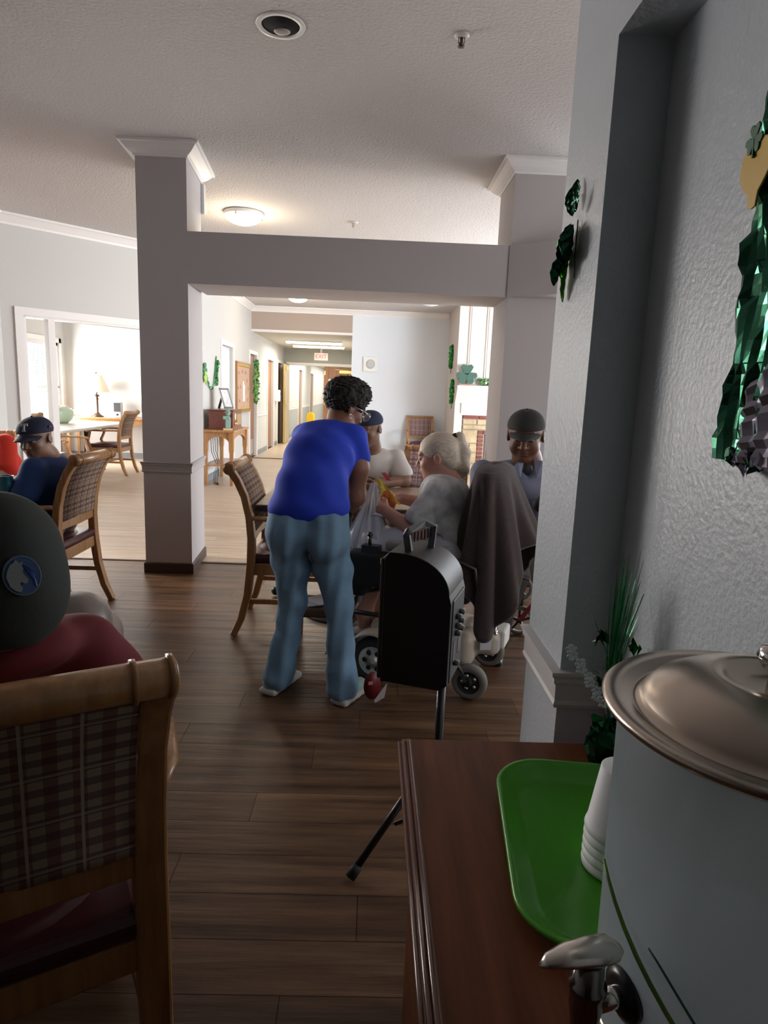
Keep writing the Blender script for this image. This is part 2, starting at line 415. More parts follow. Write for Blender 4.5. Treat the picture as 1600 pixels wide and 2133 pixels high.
def hrot(yaw, pitch=0, roll=0):
    """local x=right, y=forward, z=up. yaw 0 faces +Y, counter-clockwise; pitch>0 looks down"""
    return Matrix.Rotation(yaw, 3, 'Z')@Matrix.Rotation(-pitch, 3, 'X')@Matrix.Rotation(roll, 3, 'Y')
def add_head(s, c, R, sc=1.0, neck=None, nr=.055, nose=1.0, jaw=1.0, ears=True):
    C = Vector(c)
    def w_(x, y, z): return tuple(C+R@Vector((x*sc, y*sc, z*sc)))
    def e(p, r, k=.02, op='+'): s.ell(w_(*p), tuple(q*sc for q in r), R, k, op)
    e((0, -.012, .035), (.076, .096, .086)); e((0, .02, -.035), (.060*jaw, .066, .078), .03)
    e((0, .058, -.088), (.026*jaw, .022, .02), .022)
    e((.036, .052, -.022), (.024, .026, .024), .018); e((-.036, .052, -.022), (.024, .026, .024), .018)
    e((0, .074, .032), (.05, .016, .012), .014)
    e((.032, .089, .008), (.016, .014, .010), .008, '-'); e((-.032, .089, .008), (.016, .014, .010), .008, '-')
    e((.032, .078, .008), (.013, .009, .009), .004); e((-.032, .078, .008), (.013, .009, .009), .004)
    s.cap(w_(0, .080, .018), w_(0, .100*(.9+.1*nose), -.022), .007*sc, .0115*sc*nose, .008)
    e((.012*nose, .09, -.027), (.0085, .010, .007), .005); e((-.012*nose, .09, -.027), (.0085, .010, .007), .005)
    e((0, .083, -.051), (.023, .009, .0055), .005); e((0, .080, -.063), (.020, .009, .006), .005)
    e((0, .094, -.0565), (.024, .010, .0014), .002, '-')
    if ears:
        for sx in (-1, 1):
            e((sx*.080, -.012, -.002), (.009, .019, .030), .006); e((sx*.088, -.008, .002), (.005, .010, .016), .004, '-')
    if neck is not None: s.cap(w_(0, -.02, -.06), neck, nr*sc*.95, nr, .03)
    return w_
def head_extras(parent, c, R, sc=1.0, lip=None, eyes=True, brow=None):
    C = Vector(c)-Vector(parent.location)
    def w_(x, y, z): return C+R@Vector((x*sc, y*sc, z*sc))
    if eyes:
        for sx in (-1, 1):
            o = MB(); o.ball(w_(sx*.032, .0795, .0075), (.0095*sc, .0085*sc, .0042*sc), R=R); obj('eye', o, mat('eye_white', (.5, .46, .42), .3), parent)
            o2 = MB(); o2.ball(w_(sx*.032, .0865, .0075), (.0042*sc, .0025*sc, .0040*sc), R=R); obj('iris', o2, mat('iris_dark', (.01, .008, .006), .2), parent)
    if brow is not None:
        for sx in (-1, 1):
            o = MB(); o.sweep([w_(sx*.016, .088, .026), w_(sx*.034, .087, .032), w_(sx*.05, .075, .027)], [(.003, .002)]*3, n=6); obj('eyebrow', o, brow, parent)
    if lip is not None:
        o = MB(); o.ball(w_(0, .087, -.0505), (.020*sc, .006*sc, .0042*sc), R=R); o.ball(w_(0, .083, -.0635), (.018*sc, .0065*sc, .0050*sc), R=R); obj('lips', o, lip, parent)
def add_hand(s, wrist, d, nrm, curl=.6, sc=1.0, side=1, spread=.012, k=.006):
    """d = direction of fingers, nrm = palm-down normal (fingers curl towards it), side=+1 thumb on d x nrm side"""
    W = Vector(wrist); d = Vector(d).normalized(); nrm = Vector(nrm); nrm = (nrm-d*nrm.dot(d)).normalized(); x = d.cross(nrm)*side
    R = Matrix((x, d, nrm)).transposed()
    s.ell(tuple(W+d*.045*sc), (.040*sc, .052*sc, .016*sc), R, .012)
    s.cap(tuple(W-d*.01), tuple(W+d*.03*sc), .024*sc, .024*sc, .015)
    for i, (ox, ln) in enumerate(((.030, .068), (.010, .076), (-.010, .070), (-.029, .055))):
        p = W+d*(.083-.004*abs(i-1.4))*sc+x*ox*sc; a = .25+curl*.5; dirs = []
        q = p; r = .0092*sc; dd = (d+x*(ox*.8)).normalized()
        for j, fr in enumerate((.45, .31, .24)):
            ang = curl*(.55+.75*j); v = dd*math.cos(ang)+nrm*math.sin(ang); q2 = q+v*(ln*sc*fr)
            s.cap(tuple(q), tuple(q2), r, r*.92, k if j else .008); q = q2; r *= .92
    t0 = W+d*.025*sc+x*.028*sc; t1 = t0+(d*.7+x*.75).normalized()*.035*sc; t2 = t1+(d*.9+x*.25+nrm*.35*curl).normalized()*.030*sc
    s.cap(tuple(t0), tuple(t1), .014*sc, .0115*sc, .01).cap(tuple(t1), tuple(t2), .0105*sc, .009*sc, .005)
# ================================================================== THE SETTING
CZ = 2.93
def st(name, m, *boxes, **k):
    mb = MB()
    for a, b in boxes: mb.box2(a, b)
    return struct(name, mb, m, **k)
# ceilings
st('ceiling', CEIL, ((-5.8, -5.1, CZ), (4.7, 13.2, CZ+.12)))
st('ceiling_corridor', mat('corridor_ceiling', (.62, .58, .50), .85), ((-2.5, 13.1, 2.46), (-.32, 37, 2.58)))
# floor: dark planks near, light planks beyond the threshold strip
fl = st('floor', mat('floor_underlay', (.02, .015, .012), .8), ((-5.8, -5.1, -.1), (4.7, 37, -.006)))
def planks(y0, y1, xa, xb, m, w_=.152, L=1.22):
    meshes = {}
    y = y0; r = 0
    while y < y1-.02:
        ww = min(w_, y1-y); off = (r*.43) % 1*L; x = xa-off
        while x < xb:
            a = max(x, xa); b = min(x+L, xb)
            if b-a > .1:
                key = (round(b-a, 2), round(ww, 3))
                if key not in meshes:
                    mb = MB(); mb.box((0, 0, -.003), (b-a-.0016, ww-.0016, .006)); me = mesh_from('plank', mb.v, mb.f, mb.sm); me.materials.append(m); meshes[key] = me
                o = bpy.data.objects.new('plank', meshes[key]); COL.objects.link(o); o.parent = fl; o.location = ((a+b)/2, y+ww/2, 0)
            x += L
        y += ww; r += 1
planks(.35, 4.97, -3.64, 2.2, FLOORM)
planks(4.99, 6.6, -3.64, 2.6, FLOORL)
mb = MB()
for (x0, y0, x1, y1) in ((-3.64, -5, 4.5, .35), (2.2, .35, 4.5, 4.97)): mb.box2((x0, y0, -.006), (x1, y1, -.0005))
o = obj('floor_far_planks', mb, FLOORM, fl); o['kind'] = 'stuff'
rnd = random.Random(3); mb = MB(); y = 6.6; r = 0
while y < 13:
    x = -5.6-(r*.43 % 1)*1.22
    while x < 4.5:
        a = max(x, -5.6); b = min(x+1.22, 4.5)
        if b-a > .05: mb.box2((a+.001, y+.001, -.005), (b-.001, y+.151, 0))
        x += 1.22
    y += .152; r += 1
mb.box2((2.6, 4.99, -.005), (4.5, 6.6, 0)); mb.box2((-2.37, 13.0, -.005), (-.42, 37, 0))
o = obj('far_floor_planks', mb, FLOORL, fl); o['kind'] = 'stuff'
st('trim_1', mat('threshold_strip', (.10, .065, .045), .4), ((-3.6, 4.965, 0), (3.5, 4.995, .006)))
# near right wall, pillar, header and partition
st('wall_right', WALL, ((.467, -5, 0), (.60, 1.15, CZ)), ((.375, -5, 1.94), (.467, 1.15, CZ)))
st('wall_pillar', WALL, ((.375, 1.15, 0), (.60, 1.395, CZ)), ((.60, 1.15, 0), (4.6, 1.395, CZ)))
st('wall_back', mat('back_wall_brown', (.10, .075, .06), .8), ((-3.77, -5.1, 0), (.6, -5, CZ)))
st('wall_left', FARW, ((-3.77, -5, 0), (-3.65, .2, CZ)), ((-3.77, 1.8, 0), (-3.65, 3.5, CZ)), ((-3.77, 5.7, 0), (-3.65, 6.64, CZ)),
   ((-3.77, .2, 0), (-3.65, 1.8, CZ)), ((-3.77, 3.5, 0), (-3.65, 5.7, .7)), ((-3.77, 3.5, 2.2), (-3.65, 5.7, CZ)))
GLASS = mat('window_glass', (.9, .95, 1), .02, trans=1)
def window(name, x, y0, y1, z0, z1, side):
    mb = MB(); f = .05
    for a, b in (((y0, z0), (y1, z0+f)), ((y0, z1-f), (y1, z1)), ((y0, z0), (y0+f, z1)), ((y1-f, z0), (y1, z1)), ((y0, (z0+z1)/2-.02), (y1, (z0+z1)/2+.02))):
        mb.box2((x-.03, a[0], a[1]), (x+.03, b[0], b[1]))
    o = struct(name, mb, TRIM)
    g = MB(); g.box2((x-.004, y0+f, z0+f), (x+.004, y1-f, z1-f)); p_ = obj('pane', g, GLASS, o); return o
window('window_1', -3.71, 3.5, 5.7, .7, 2.2, 1)
# pillar chair rail (wraps the two faces one sees)
RAILP = lambda z0, z1: [(0, z0), (.008, z0), (.011, z0+.10*(z1-z0)), (.008, z0+.2*(z1-z0)), (.009, z0+.62*(z1-z0)), (.014, z0+.7*(z1-z0)), (.014, z0+.8*(z1-z0)), (.020, z1-.006), (.020, z1), (0, z1)]
def rail(name, pts, z0=.745, z1=.82, m=TRIM, scale=1.0):
    mb = MB(); mb.molding(pts, [(d*scale, z) for d, z in RAILP(z0, z1)]); return struct(name, mb, m)
RAILGREY = mat('rail_paint', (.62, .60, .60), .45)
rail('trim_2', [(.375, 1.395), (.375, 1.15), (.467, 1.15)][::-1], .785, .86, RAILGREY)
# column, beam, right post
def column(name, x0, x1, y0, y1, dx=0):
    pts = [(x0, y0), (x0+dx, y1), (x1+dx, y1), (x1, y0)]
    mb = MB(); mb.prism(pts, CZ); o = struct(name, mb, COLP)   # outside is left for this order
    c = MB(); c.molding(pts, [(0, 2.845), (.010, 2.845), (.013, 2.858), (.022, 2.862), (.045, 2.878), (.066, 2.90), (.074, 2.91), (.092, 2.914), (.092, CZ), (0, CZ)], closed=True)
    obj('crown', c, TRIM, o); return o
cl = column('wall_column', -1.62, -1.283, 4.66, 5.19, -.042)
mb = MB(); mb.molding([(-1.62, 4.66), (-1.662, 5.19), (-1.325, 5.19), (-1.283, 4.66)], RAILP(.745, .82), closed=True); obj('chair_rail', mb, mat('column_rail_paint', (.40, .385, .39), .6), cl)
mb = MB(); mb.molding([(-1.62, 4.66), (-1.662, 5.19), (-1.325, 5.19), (-1.283, 4.66)], [(0, 0), (.012, 0), (.012, .07), (.006, .078), (0, .078)], closed=True); obj('baseboard', mb, BASE, cl)
cr_ = column('wall_post', .915, 1.29, 4.66, 5.19)
mb = MB(); mb.molding([(.915, 4.66), (.915, 5.19), (1.29, 5.19), (1.29, 4.66)], [(0, 0), (.012, 0), (.012, .07), (.006, .078), (0, .078)], closed=True); obj('baseboard', mb, BASE, cr_)
bm_ = st('wall_beam', COLP, ((-1.285, 4.661, 2.052), (.915, 5.19, 2.39)))
mb = MB(); seg_box(mb, (2.3, 3.62), (.905, 4.648), .30, 2.052, 2.39); struct('wall_angled_beam', mb, COLP)
# left angled wall with wide cased opening
def L45(s): return (-3.65+s*.7022, 6.64+s*.712)
mb = MB()
def wl(a, b, z0, z1, th=.12): seg_box(mb, L45(b), L45(a), th, z0, z1)
wl(0, .20, 0, CZ); wl(.20, 1.62, 2.0, CZ); wl(1.62, 1.83, 0, CZ)
struct('wall_left_angled', mb, FARW)
def casing(mb, a, b, z0, z1, out=.022):
    p0 = Vector(L45(a)); p1 = Vector(L45(b)); n = Vector((.712, -.7022))*out
    seg_box(mb, p0+n, p1+n, -out+.001, z0, z1)
mb = MB(); casing(mb, .12, .20, 0, 2.0); casing(mb, 1.62, 1.70, 0, 2.0); casing(mb, .12, 1.70, 2.0, 2.075)
struct('trim_3', mb, TRIM)
mb = MB()
for (a, b, z0, z1) in ((.20, .225, 0, 2.0), (1.595, 1.62, 0, 2.0), (.20, 1.62, 1.98, 2.0), (.435, .50, 0, 1.98)):
    seg_box(mb, L45(b), L45(a), .12, z0, z1)
struct('trim_4', mb, TRIM)
# side room shell
st('wall_side_room', FARW, ((-5.72, 6.5, 0), (-5.6, 10.4, CZ)), ((-5.72, 11.95, 0), (-5.6, 12.3, CZ)), ((-5.72, 10.4, 0), (-5.6, 11.95, .5)), ((-5.72, 10.4, 2.03), (-5.6, 11.95, CZ)),
   ((-5.6, 12.2, 0), (-2.37, 12.32, CZ)), ((-5.6, 6.5, 0), (-3.77, 6.62, CZ)))
o = window('window_2', -5.64, 10.4, 11.95, .5, 2.03, 1)
mb = MB()
for i in range(46): mb.box((-5.585, 11.175, .55+i*.0315), (.022, 1.44, .0025), R=Matrix.Rotation(.5, 3, 'Y'))
b_ = obj('blind_slats', mb, mat('blind_white', (.85, .87, .88), .6), o); b_['kind'] = 'stuff'
mb = MB()
for (y0, y1, z0, z1) in ((10.32, 10.4, .42, 2.11), (11.95, 12.03, .42, 2.11), (10.32, 12.03, 2.03, 2.11), (10.32, 12.03, .42, .5)): mb.box2((-5.6, y0, z0), (-5.58, y1, z1))
struct('trim_5', mb, TRIM)
rail('trim_6', [(-2.5, 12.2), (-5.6, 12.2)][::-1][::-1], .77, .86)
mb = MB(); mb.molding([(-2.5, 12.2), (-5.6, 12.2)], [(0, 0), (.012, 0), (.012, .10), (0, .10)]); struct('baseboard_side_room', mb, BASEG)
# far left wall with doors, running on into the corridor
DO = [(10.44, 11.26, 'w'), (12.80, 13.55, 'b'), (14.95, 15.85, 'b'), (16.55, 17.35, 'b'), (21.3, 22.3, 'b'), (25.2, 26.4, 'b')]
mb = MB(); y = 7.94
for (a, b, k) in DO:
    mb.box2((-2.49, y, 0), (-2.37, a, CZ)); mb.box2((-2.49, a, 2.03), (-2.37, b, CZ)); y = b
mb.box2((-2.49, y, 0), (-2.37, 37, CZ)); mb.box2((-2.37, 36.9, 0), (-.42, 37, CZ)); struct('wall_far_left', mb, FARW)
for i, (a, b, k) in enumerate(DO):
    mb = MB()
    for (y0, y1, z0, z1) in ((a-.075, a, 0, 2.03), (b, b+.075, 0, 2.03), (a-.075, b+.075, 2.03, 2.10)): mb.box2((-2.37, y0, z0), (-2.352, y1, z1))
    f = struct('door_%d' % (i+1), mb, TRIM)
    s_ = MB(); s_.box2((-2.46, a+.004, .008), (-2.42, b-.004, 2.026)); obj('door_slab', s_, BROWND if k == 'b' else mat('door_white', (.72, .71, .72), .5), f)
    h_ = MB(); h_.tube([(-2.42, a+.07, .95), (-2.37, a+.07, .95), (-2.37, a+.17, .95)], .009, 8); obj('door_handle', h_, BRASS, f)
    if i == 1:
        kp = MB(); kp.box2((-2.42, a+.05, .06), (-2.417, b-.05, .36)); obj('kick_plate', kp, STEEL, f)
# header, far wall, corridor right wall, cross wall with double doors
st('wall_header', BEIGE, ((-2.37, 13.0, 2.50), (-.42, 13.1, CZ)))
st('trim_7', TRIM, ((-2.37, 12.97, 2.455), (-.42, 13.1, 2.50)))
st('wall_far', mat('end_wall_paint', (.72, .77, .83), .75), ((-.42, 13.0, 0), (4.6, 13.12, CZ)), ((-.42, 13.12, 0), (-.30, 37, 2.5)))
st('wall_corridor_end', mat('corridor_end_paint', (.42, .43, .40), .8), ((-2.37, 17.7, 2.03), (-.42, 17.82, 2.46)), ((-2.37, 17.7, 0), (-2.27, 17.82, 2.03)))
mb = MB(); mb.box2((-2.30, 17.67, 0), (-2.24, 17.72, 2.05)); mb.box2((-2.30, 17.67, 2.03), (-.42, 17.72, 2.10)); struct('trim_8', mb, TRIM)
rail('trim_9', [(-2.37, 13.64), (-2.37, 14.87)][::-1], .80, .88); rail('trim_10', [(-2.37, 17.9), (-2.37, 21.2)][::-1], .80, .88); rail('trim_11', [(-2.37, 22.4), (-2.37, 25.1)][::-1], .80, .88); rail('trim_12', [(-2.37, 26.5), (-2.37, 36)][::-1], .80, .88)
st('trim_13', GREYD, ((-2.37, 17.85, .1), (-2.366, 21.2, .8)), ((-2.37, 22.4, .1), (-2.366, 25.1, .8)), ((-2.37, 26.5, .1), (-2.366, 36.8, .8)))
mb = MB()
for a, b in ((7.96, 10.36), (11.34, 12.72), (13.63, 14.87), (15.93, 16.47), (17.43, 21.2), (22.4, 25.1)): mb.box2((-2.37, a, 0), (-2.358, b, .10))
struct('baseboard_left', mb, BASEG)
st('baseboard_far', BASEG, ((-.42, 12.988, 0), (1.45, 13.0, .10)))
CROWNP = [(0, 2.83), (.012, 2.83), (.016, 2.85), (.05, 2.885), (.072, 2.905), (.09, 2.91), (.09, CZ), (0, CZ)]
mb = MB(); mb.molding([(1.45, 13.0), (-.42, 13.0), ][::1], CROWNP); mb.molding([(-.42, 13.0), (-2.37, 13.0)], CROWNP)
mb.molding([(-2.37, 13.0), (-2.37, 7.94), (-3.65, 6.64), (-3.65, -5)], CROWNP); struct('trim_14', mb, TRIM)
rail('trim_15', [(-3.65, 6.62), (-3.65, 0)], .745, .82)
# right outer wall with windows (outside the frame, lights the far room)
st('wall_outer', FARW, ((4.5, 1.3, 0), (4.62, 3.6, CZ)), ((4.5, 3.6, 0), (4.62, 5.6, .75)), ((4.5, 3.6, 2.25), (4.62, 5.6, CZ)), ((4.5, 5.6, 0), (4.62, 6.1, CZ)),
   ((4.5, 6.1, 0), (4.62, 11.1, .6)), ((4.5, 6.1, 2.3), (4.62, 11.1, CZ)), ((4.5, 11.1, 0), (4.62, 13.1, CZ)))
window('window_3', 4.56, 3.6, 5.6, .75, 2.25, -1); window('window_4', 4.56, 6.1, 8.55, .6, 2.3, -1); window('window_5', 4.56, 8.65, 11.1, .6, 2.3, -1)
# double doors in the corridor
t = thing('corridor_door', 'closed brown corridor door leaf under the exit sign', 'door', (-.44, 17.76, 0))
mb = MB(); mb.box2((-.86, -.022, .01), (0, .022, 2.02)); obj('door_slab', mb, BROWND, t)
mb = MB(); mb.box2((-.74, -.026, 1.42), (-.60, -.022, 1.70)); obj('window_pane', mb, mat('door_lite', (.75, .72, .62), .3), t)
mb = MB(); mb.box2((-.45, -.06, 1.86), (-.10, -.022, 1.93)); mb.sweep([(-.2, -.05, 1.94), (-.55, -.12, 1.95)], [(.012, .006)]*2); obj('door_closer', mb, BRASS, t)
for z in (1.80, 1.0, .25):
    mb = MB(); mb.box2((-.855, -.03, z), (-.82, -.022, z+.11)); obj('hinge', mb, BRASS, t)
t = thing('corridor_door', 'open corridor door leaf with brass edge folded back to the wall', 'door', (-2.25, 17.68, 0))
mb = MB(); mb.box2((-.01, -.85, .01), (.035, 0, 2.02)); obj('door_slab', mb, mat('door_leaf_cream', (.5, .40, .25), .4), t)
mb = MB(); mb.box2((-.012, -.856, .01), (.038, -.85, 2.02)); obj('brass_edge', mb, BRASS, t)
mb = MB(); mb.tube([(.035, -.78, 1.0), (.08, -.78, 1.0), (.09, -.66, 1.0)], .011, 8); mb.box2((.035, -.81, .9), (.042, -.75, 1.1)); obj('door_handle', mb, BRASS, t)
mb = MB(); mb.box2((.035, -.8, 1.88), (.08, -.6, 1.95)); obj('door_closer', mb, BRASS, t)
# exit sign
t = thing('exit_sign', 'white exit sign with red letters above the corridor doors', 'sign', (-1.38, 17.66, 2.27))
mb = MB(); mb.box((0, 0, 0), (.36, .04, .19)); obj('sign_box', mb, mat('exit_face', (.9, .85, .78), .5, emit=(1, .9, .8), es=.35), t, bev=.006)
text('exit_lettering', 'EXIT', .15, mat('exit_red', (.75, .08, .06), .5, emit=(.9, .1, .08), es=.5), t, (0, -.022, 0), (PI/2, 0, 0))
mb = MB(); mb.box((0, .01, .14), (.06, .03, .1)); obj('bracket', mb, WHITE, t)
t = thing('exit_sign', 'small exit sign seen edge-on behind the top of the grey column', 'sign', (-1.43, 5.215, 2.74))
mb = MB(); mb.box((0, 0, 0), (.26, .035, .21)); obj('sign_box', mb, WHITE, t, bev=.004)
text('exit_lettering', 'EXIT', .11, MATS['exit_red'], t, (0, .019, 0), (PI/2, 0, PI))
mb = MB(); mb.box((0, 0, .147), (.05, .03, .085)); obj('bracket', mb, WHITE, t)
# fluorescent strips
FLU = mat('fluorescent_glow', (1, .97, .88), .5, emit=(1, .96, .84), es=9)
for i, y in enumerate((14.9, 16.2)):
    t = thing('fluorescent_light', 'lit strip light across the corridor ceiling, %s' % ('the one nearer the room' if i == 0 else 'the one nearer the exit sign'), 'light', (-1.33, y, 2.42), 0, 'corridor strip lights')
    mb = MB(); mb.box((0, 0, .025), (1.26, .20, .03)); obj('housing', mb, WHITE, t)
    mb = MB(); mb.sweep([(-.61, 0, 0), (.61, 0, 0)], [(.085, .028)]*2, n=14); obj('diffuser', mb, FLU, t)
area('corridor_strip_light', (-1.33, 15.5, 2.36), (-1.33, 15.5, 0), 1.3, 1.6, 70, (1, .94, .80))
area('corridor_far_light', (-1.33, 21, 2.40), (-1.33, 21, 0), 1.4, 5, 130, (1, .95, .84))
area('corridor_end_light', (-1.33, 29, 2.40), (-1.33, 29, 0), 1.4, 7, 150, (1, .95, .84))
# dome ceiling lamps
def dome(label, x, y, lit):
    t = thing('ceiling_lamp', label, 'ceiling light', (x, y, CZ))
    mb = MB(); mb.lathe([(0, 0), (.17, 0), (.178, -.012), (.172, -.03), (.155, -.036)], n=36); obj('base_ring', mb, CHROME if not lit else WHITE, t)
    g = mat('lamp_glow', (1, .95, .85), .4, emit=(1, .86, .62), es=14) if lit else mat('lamp_frosted', (.75, .76, .75), .3)
    mb = MB(); mb.lathe([(.158, -.034), (.150, -.06), (.12, -.085), (.07, -.102), (0, -.108)], n=36); obj('glass_dome', mb, g, t)
    for a in (0.3, 0.3+2*PI/3, 0.3+4*PI/3):
        mb = MB(); mb.ball((.163*math.cos(a), .163*math.sin(a), -.045), .012); obj('clip', mb, CHROME, t)
    if lit: spot('lamp_bulb', (x, y, CZ-.20), 17, (1, .80, .55), .13)
dome('lit dome ceiling lamp seen above the grey beam', -1.22, 6.28, True)
dome('lit dome ceiling lamp seen just below the beam, toward the corridor', -1.30, 11.4, True)
dome('unlit dome ceiling lamp in front of the fireplace wall', .92, 11.2, False)
t = thing('ceiling_vent', 'small grey ceiling vent beside the second lit lamp', 'vent', (-.83, 11.55, CZ-.006))
mb = MB(); mb.box((0, 0, 0), (.34, .15, .008)); obj('vent_frame', mb, WHITE, t)
for i in range(5):
    mb = MB(); mb.box((0, -.05+.025*i, -.006), (.30, .012, .006)); obj('louvre', mb, mat('vent_grey', (.3, .3, .3), .5), t)
# recessed can, sprinklers
t = thing('recessed_downlight', 'unlit recessed ceiling downlight with white ring and black inside', 'ceiling light', (-.455, 3.18, CZ))
mb = MB(); mb.lathe([(.083, -.001), (.085, -.007), (.106, -.006), (.110, 0), (.083, 0)], n=40); obj('trim_ring', mb, WHITE, t)
mb = MB(); mb.lathe([(0, -.0015), (.083, -.0015), (.083, -.0025), (0, -.0025)], n=40); obj('black_baffle', mb, mat('baffle_black', (.004, .004, .004), .9), t)
mb = MB(); mb.ball((.0, .045, -.002), (.038, .028, .012)); obj('bulb', mb, mat('bulb_grey', (.5, .46, .44), .4), t)
def sprinkler(label, x, y, r=.035, col=STEEL):
    t = thing('sprinkler', label, 'sprinkler', (x, y, CZ))
    mb = MB(); mb.lathe([(0, 0), (r, 0), (r*.95, -.006), (r*.5, -.012), (0, -.012)], n=24); obj('escutcheon', mb, mat('escutcheon', (.6, .57, .54), .35), t)
    mb = MB(); mb.tube([(0, 0, -.01), (0, 0, -.045)], .007, 8); mb.tube([(-.012, 0, -.012), (-.014, 0, -.03), (0, 0, -.045)], .003, 6); mb.tube([(.012, 0, -.012), (.014, 0, -.03), (0, 0, -.045)], .003, 6); obj('sprinkler_frame', mb, col, t)
    mb = MB(); mb.lathe([(0, -.045), (.017, -.045), (.017, -.048), (0, -.048)], n=12); obj('deflector', mb, col, t)
sprinkler('small metal ceiling sprinkler right of the black downlight', .341, 3.18, col=mat('dark_bronze', (.12, .09, .07), .4, metal=.8))
sprinkler('pale ceiling sprinkler just above the grey beam', -.226, 6.45, .045, mat('sprinkler_pale', (.55, .45, .35), .4))
# ================================================================== FURNITURE
def make_chair(label, cat='chair', group='plaid-backed wooden armchairs', loc=(0,0,0), rotz=0):
    t = thing('dining_chair', label, cat, loc, rotz, group)
    post = [(-.345, 0), (-.30, .10), (-.265, .24), (-.245, .42), (-.243, .56), (-.255, .68), (-.282, .79), (-.318, .87), (-.355, .925)]
    hw = [.019, .020, .021, .023, .022, .021, .020, .020, .021]
    for sx in (-1, 1):
        mb = MB(); mb.sweep([(sx*.235, y, z) for y, z in post], [(h*.95, h*1.25) for h in hw], up=(1, 0, 0)); obj('leg', mb, HONEY, t, bev=.006)
        mb = MB(); mb.sweep([(sx*.225, .215, 0), (sx*.228, .205, .22), (sx*.228, .20, .43)], [(.015, .015), (.021, .021), (.023, .023)], up=(1, 0, 0)); obj('leg', mb, HONEY, t, bev=.005)
        mb = MB(); mb.sweep([(sx*.228, .17, .41), (sx*.24, .215, .50), (sx*.262, .185, .58), (sx*.272, .165, .65)], [(.016, .02), (.016, .022), (.015, .018), (.015, .018)], up=(1, 0, 0)); obj('arm_support', mb, HONEY, t, bev=.005)
        mb = MB(); mb.sweep([(sx*.240, -.245, .672), (sx*.285, -.15, .677), (sx*.304, 0, .672), (sx*.300, .12, .672), (sx*.286, .19, .664), (sx*.278, .215, .65)], [(.018, .013), (.024, .014), (.029, .014), (.030, .014), (.027, .014), (.02, .01)], n=12); obj('armrest', mb, HONEY, t)
        mb = MB(); mb.box((sx*.232, -.03, .385), (.026, .44, .065)); obj('seat_rail', mb, HONEY, t, bev=.004)
        mb = MB(); mb.sweep([(sx*.232, -.26, .20), (sx*.228, .20, .20)], [(.010, .014)]*2); obj('stretcher', mb, HONEY, t, bev=.003)
    for y in (-.245, .20):
        mb = MB(); mb.box((0, y, .385), (.45, .026, .065)); obj('seat_rail', mb, HONEY, t, bev=.004)
    mb = MB(); mb.sweep([(-.23, -.03, .20), (.23, -.03, .20)], [(.010, .014)]*2); obj('stretcher', mb, HONEY, t, bev=.003)
    def q(u, v):
        x = u*2-1; y = v*2-1; r = 1-(abs(x)**6+abs(y)**6)**(1/3)*.0
        X = x*.222; Y = -.02+y*.235; e = max(abs(x), abs(y)); z = .478+.020*(1-x*x)*(1-y*y)*1.2-.05*max(0, e-.86)**1.2/.14**1.2*.6
        return (X, Y, z)
    mb = MB(); mb.grid(q, 16, 16, thick=-.001); mb2 = MB(); mb2.box((0, -.02, .440), (.462, .488, .055)); obj('seat', mb2, VINYL, t, bev=.024, seg=4)
    mbc = MB(); mbc.ball((0, -.02, .458), (.215, .225, .034), n=28, m=12); obj('cushion_crown', mbc, VINYL, t)
    # top scroll rail with collars, lower back rail, plaid panel
    mb = MB(); mb.tube([(-.262, -.362, .938), (-.258, -.362, .938), (.258, -.362, .938), (.262, -.362, .938)], [.022, .029, .029, .022], 18, up=(0, 0, 1))
    for sx in (-1, 1):
        for dx in (.200, .252): mb.tube([(sx*(dx-.004), -.362, .938), (sx*(dx+.004), -.362, .938)], [.0335, .0335], 18)
    obj('top_rail', mb, HONEY, t)
    mb = MB(); mb.sweep([(-.222, -.243, .565), (0, -.252, .565), (.222, -.243, .565)], [(.013, .028)]*3); obj('back_rail', mb, HONEY, t, bev=.004)
    def pc(z):
        for i in range(len(post)-1):
            if post[i][1] <= z <= post[i+1][1]:
                a = (z-post[i][1])/(post[i+1][1]-post[i][1]); return post[i][0]*(1-a)+post[i+1][0]*a
        return post[-1][0]
    mb = MB(); mb.grid(lambda u, v: ((u*2-1)*.215, pc(.585+v*.335)-.018, .585+v*.335), 2, 14, thick=.034); obj('backrest', mb, PLAID, t)
    return t
CH = make_chair('wooden armchair with plaid back at left of the woman in blue, turned to the table', loc=(-.385, 3.70, 0), rotz=-PI/2)
def chair(label, x, y, rz, mt=None):
    c = copy_tree(CH); c.location = (x, y, 0); c.rotation_euler = (0, 0, math.radians(rz)); c['label'] = label
    if mt:
        for ch in c.children:
            if ch.name.startswith('backrest'): ch.data = ch.data.copy(); ch.data.materials[0] = mt
    return c
PLAIDR = plaid('plaid_fabric_red', (.42, .33, .31), (.10, .05, .10), (.22, .09, .11), (.62, .56, .52), .042, .034)
chair('wooden armchair with plaid back holding the man in navy cap', -1.97, 3.80, 90)
chair('dark wooden armchair with plaid back in the lower left foreground', -.680, 1.10, 29)
chair('wooden armchair with plaid back behind the man in white shirt, across the table', .46, 4.82, 168, PLAIDR)
chair('wooden armchair alone against the pale far wall', .97, 12.55, 180, PLAIDR)
chair('wooden armchair with burgundy seat tucked at white table in side room', -3.98, 9.98, 90)
chair('wooden armchair at the far left end of the white side room table', -5.15, 10.35, -75)
chair('wooden armchair mostly hidden behind the navy cap, at near side of white table', -3.82, 8.12, -90)
chair('wooden armchair behind the person in red', -2.98, 4.78, 190)
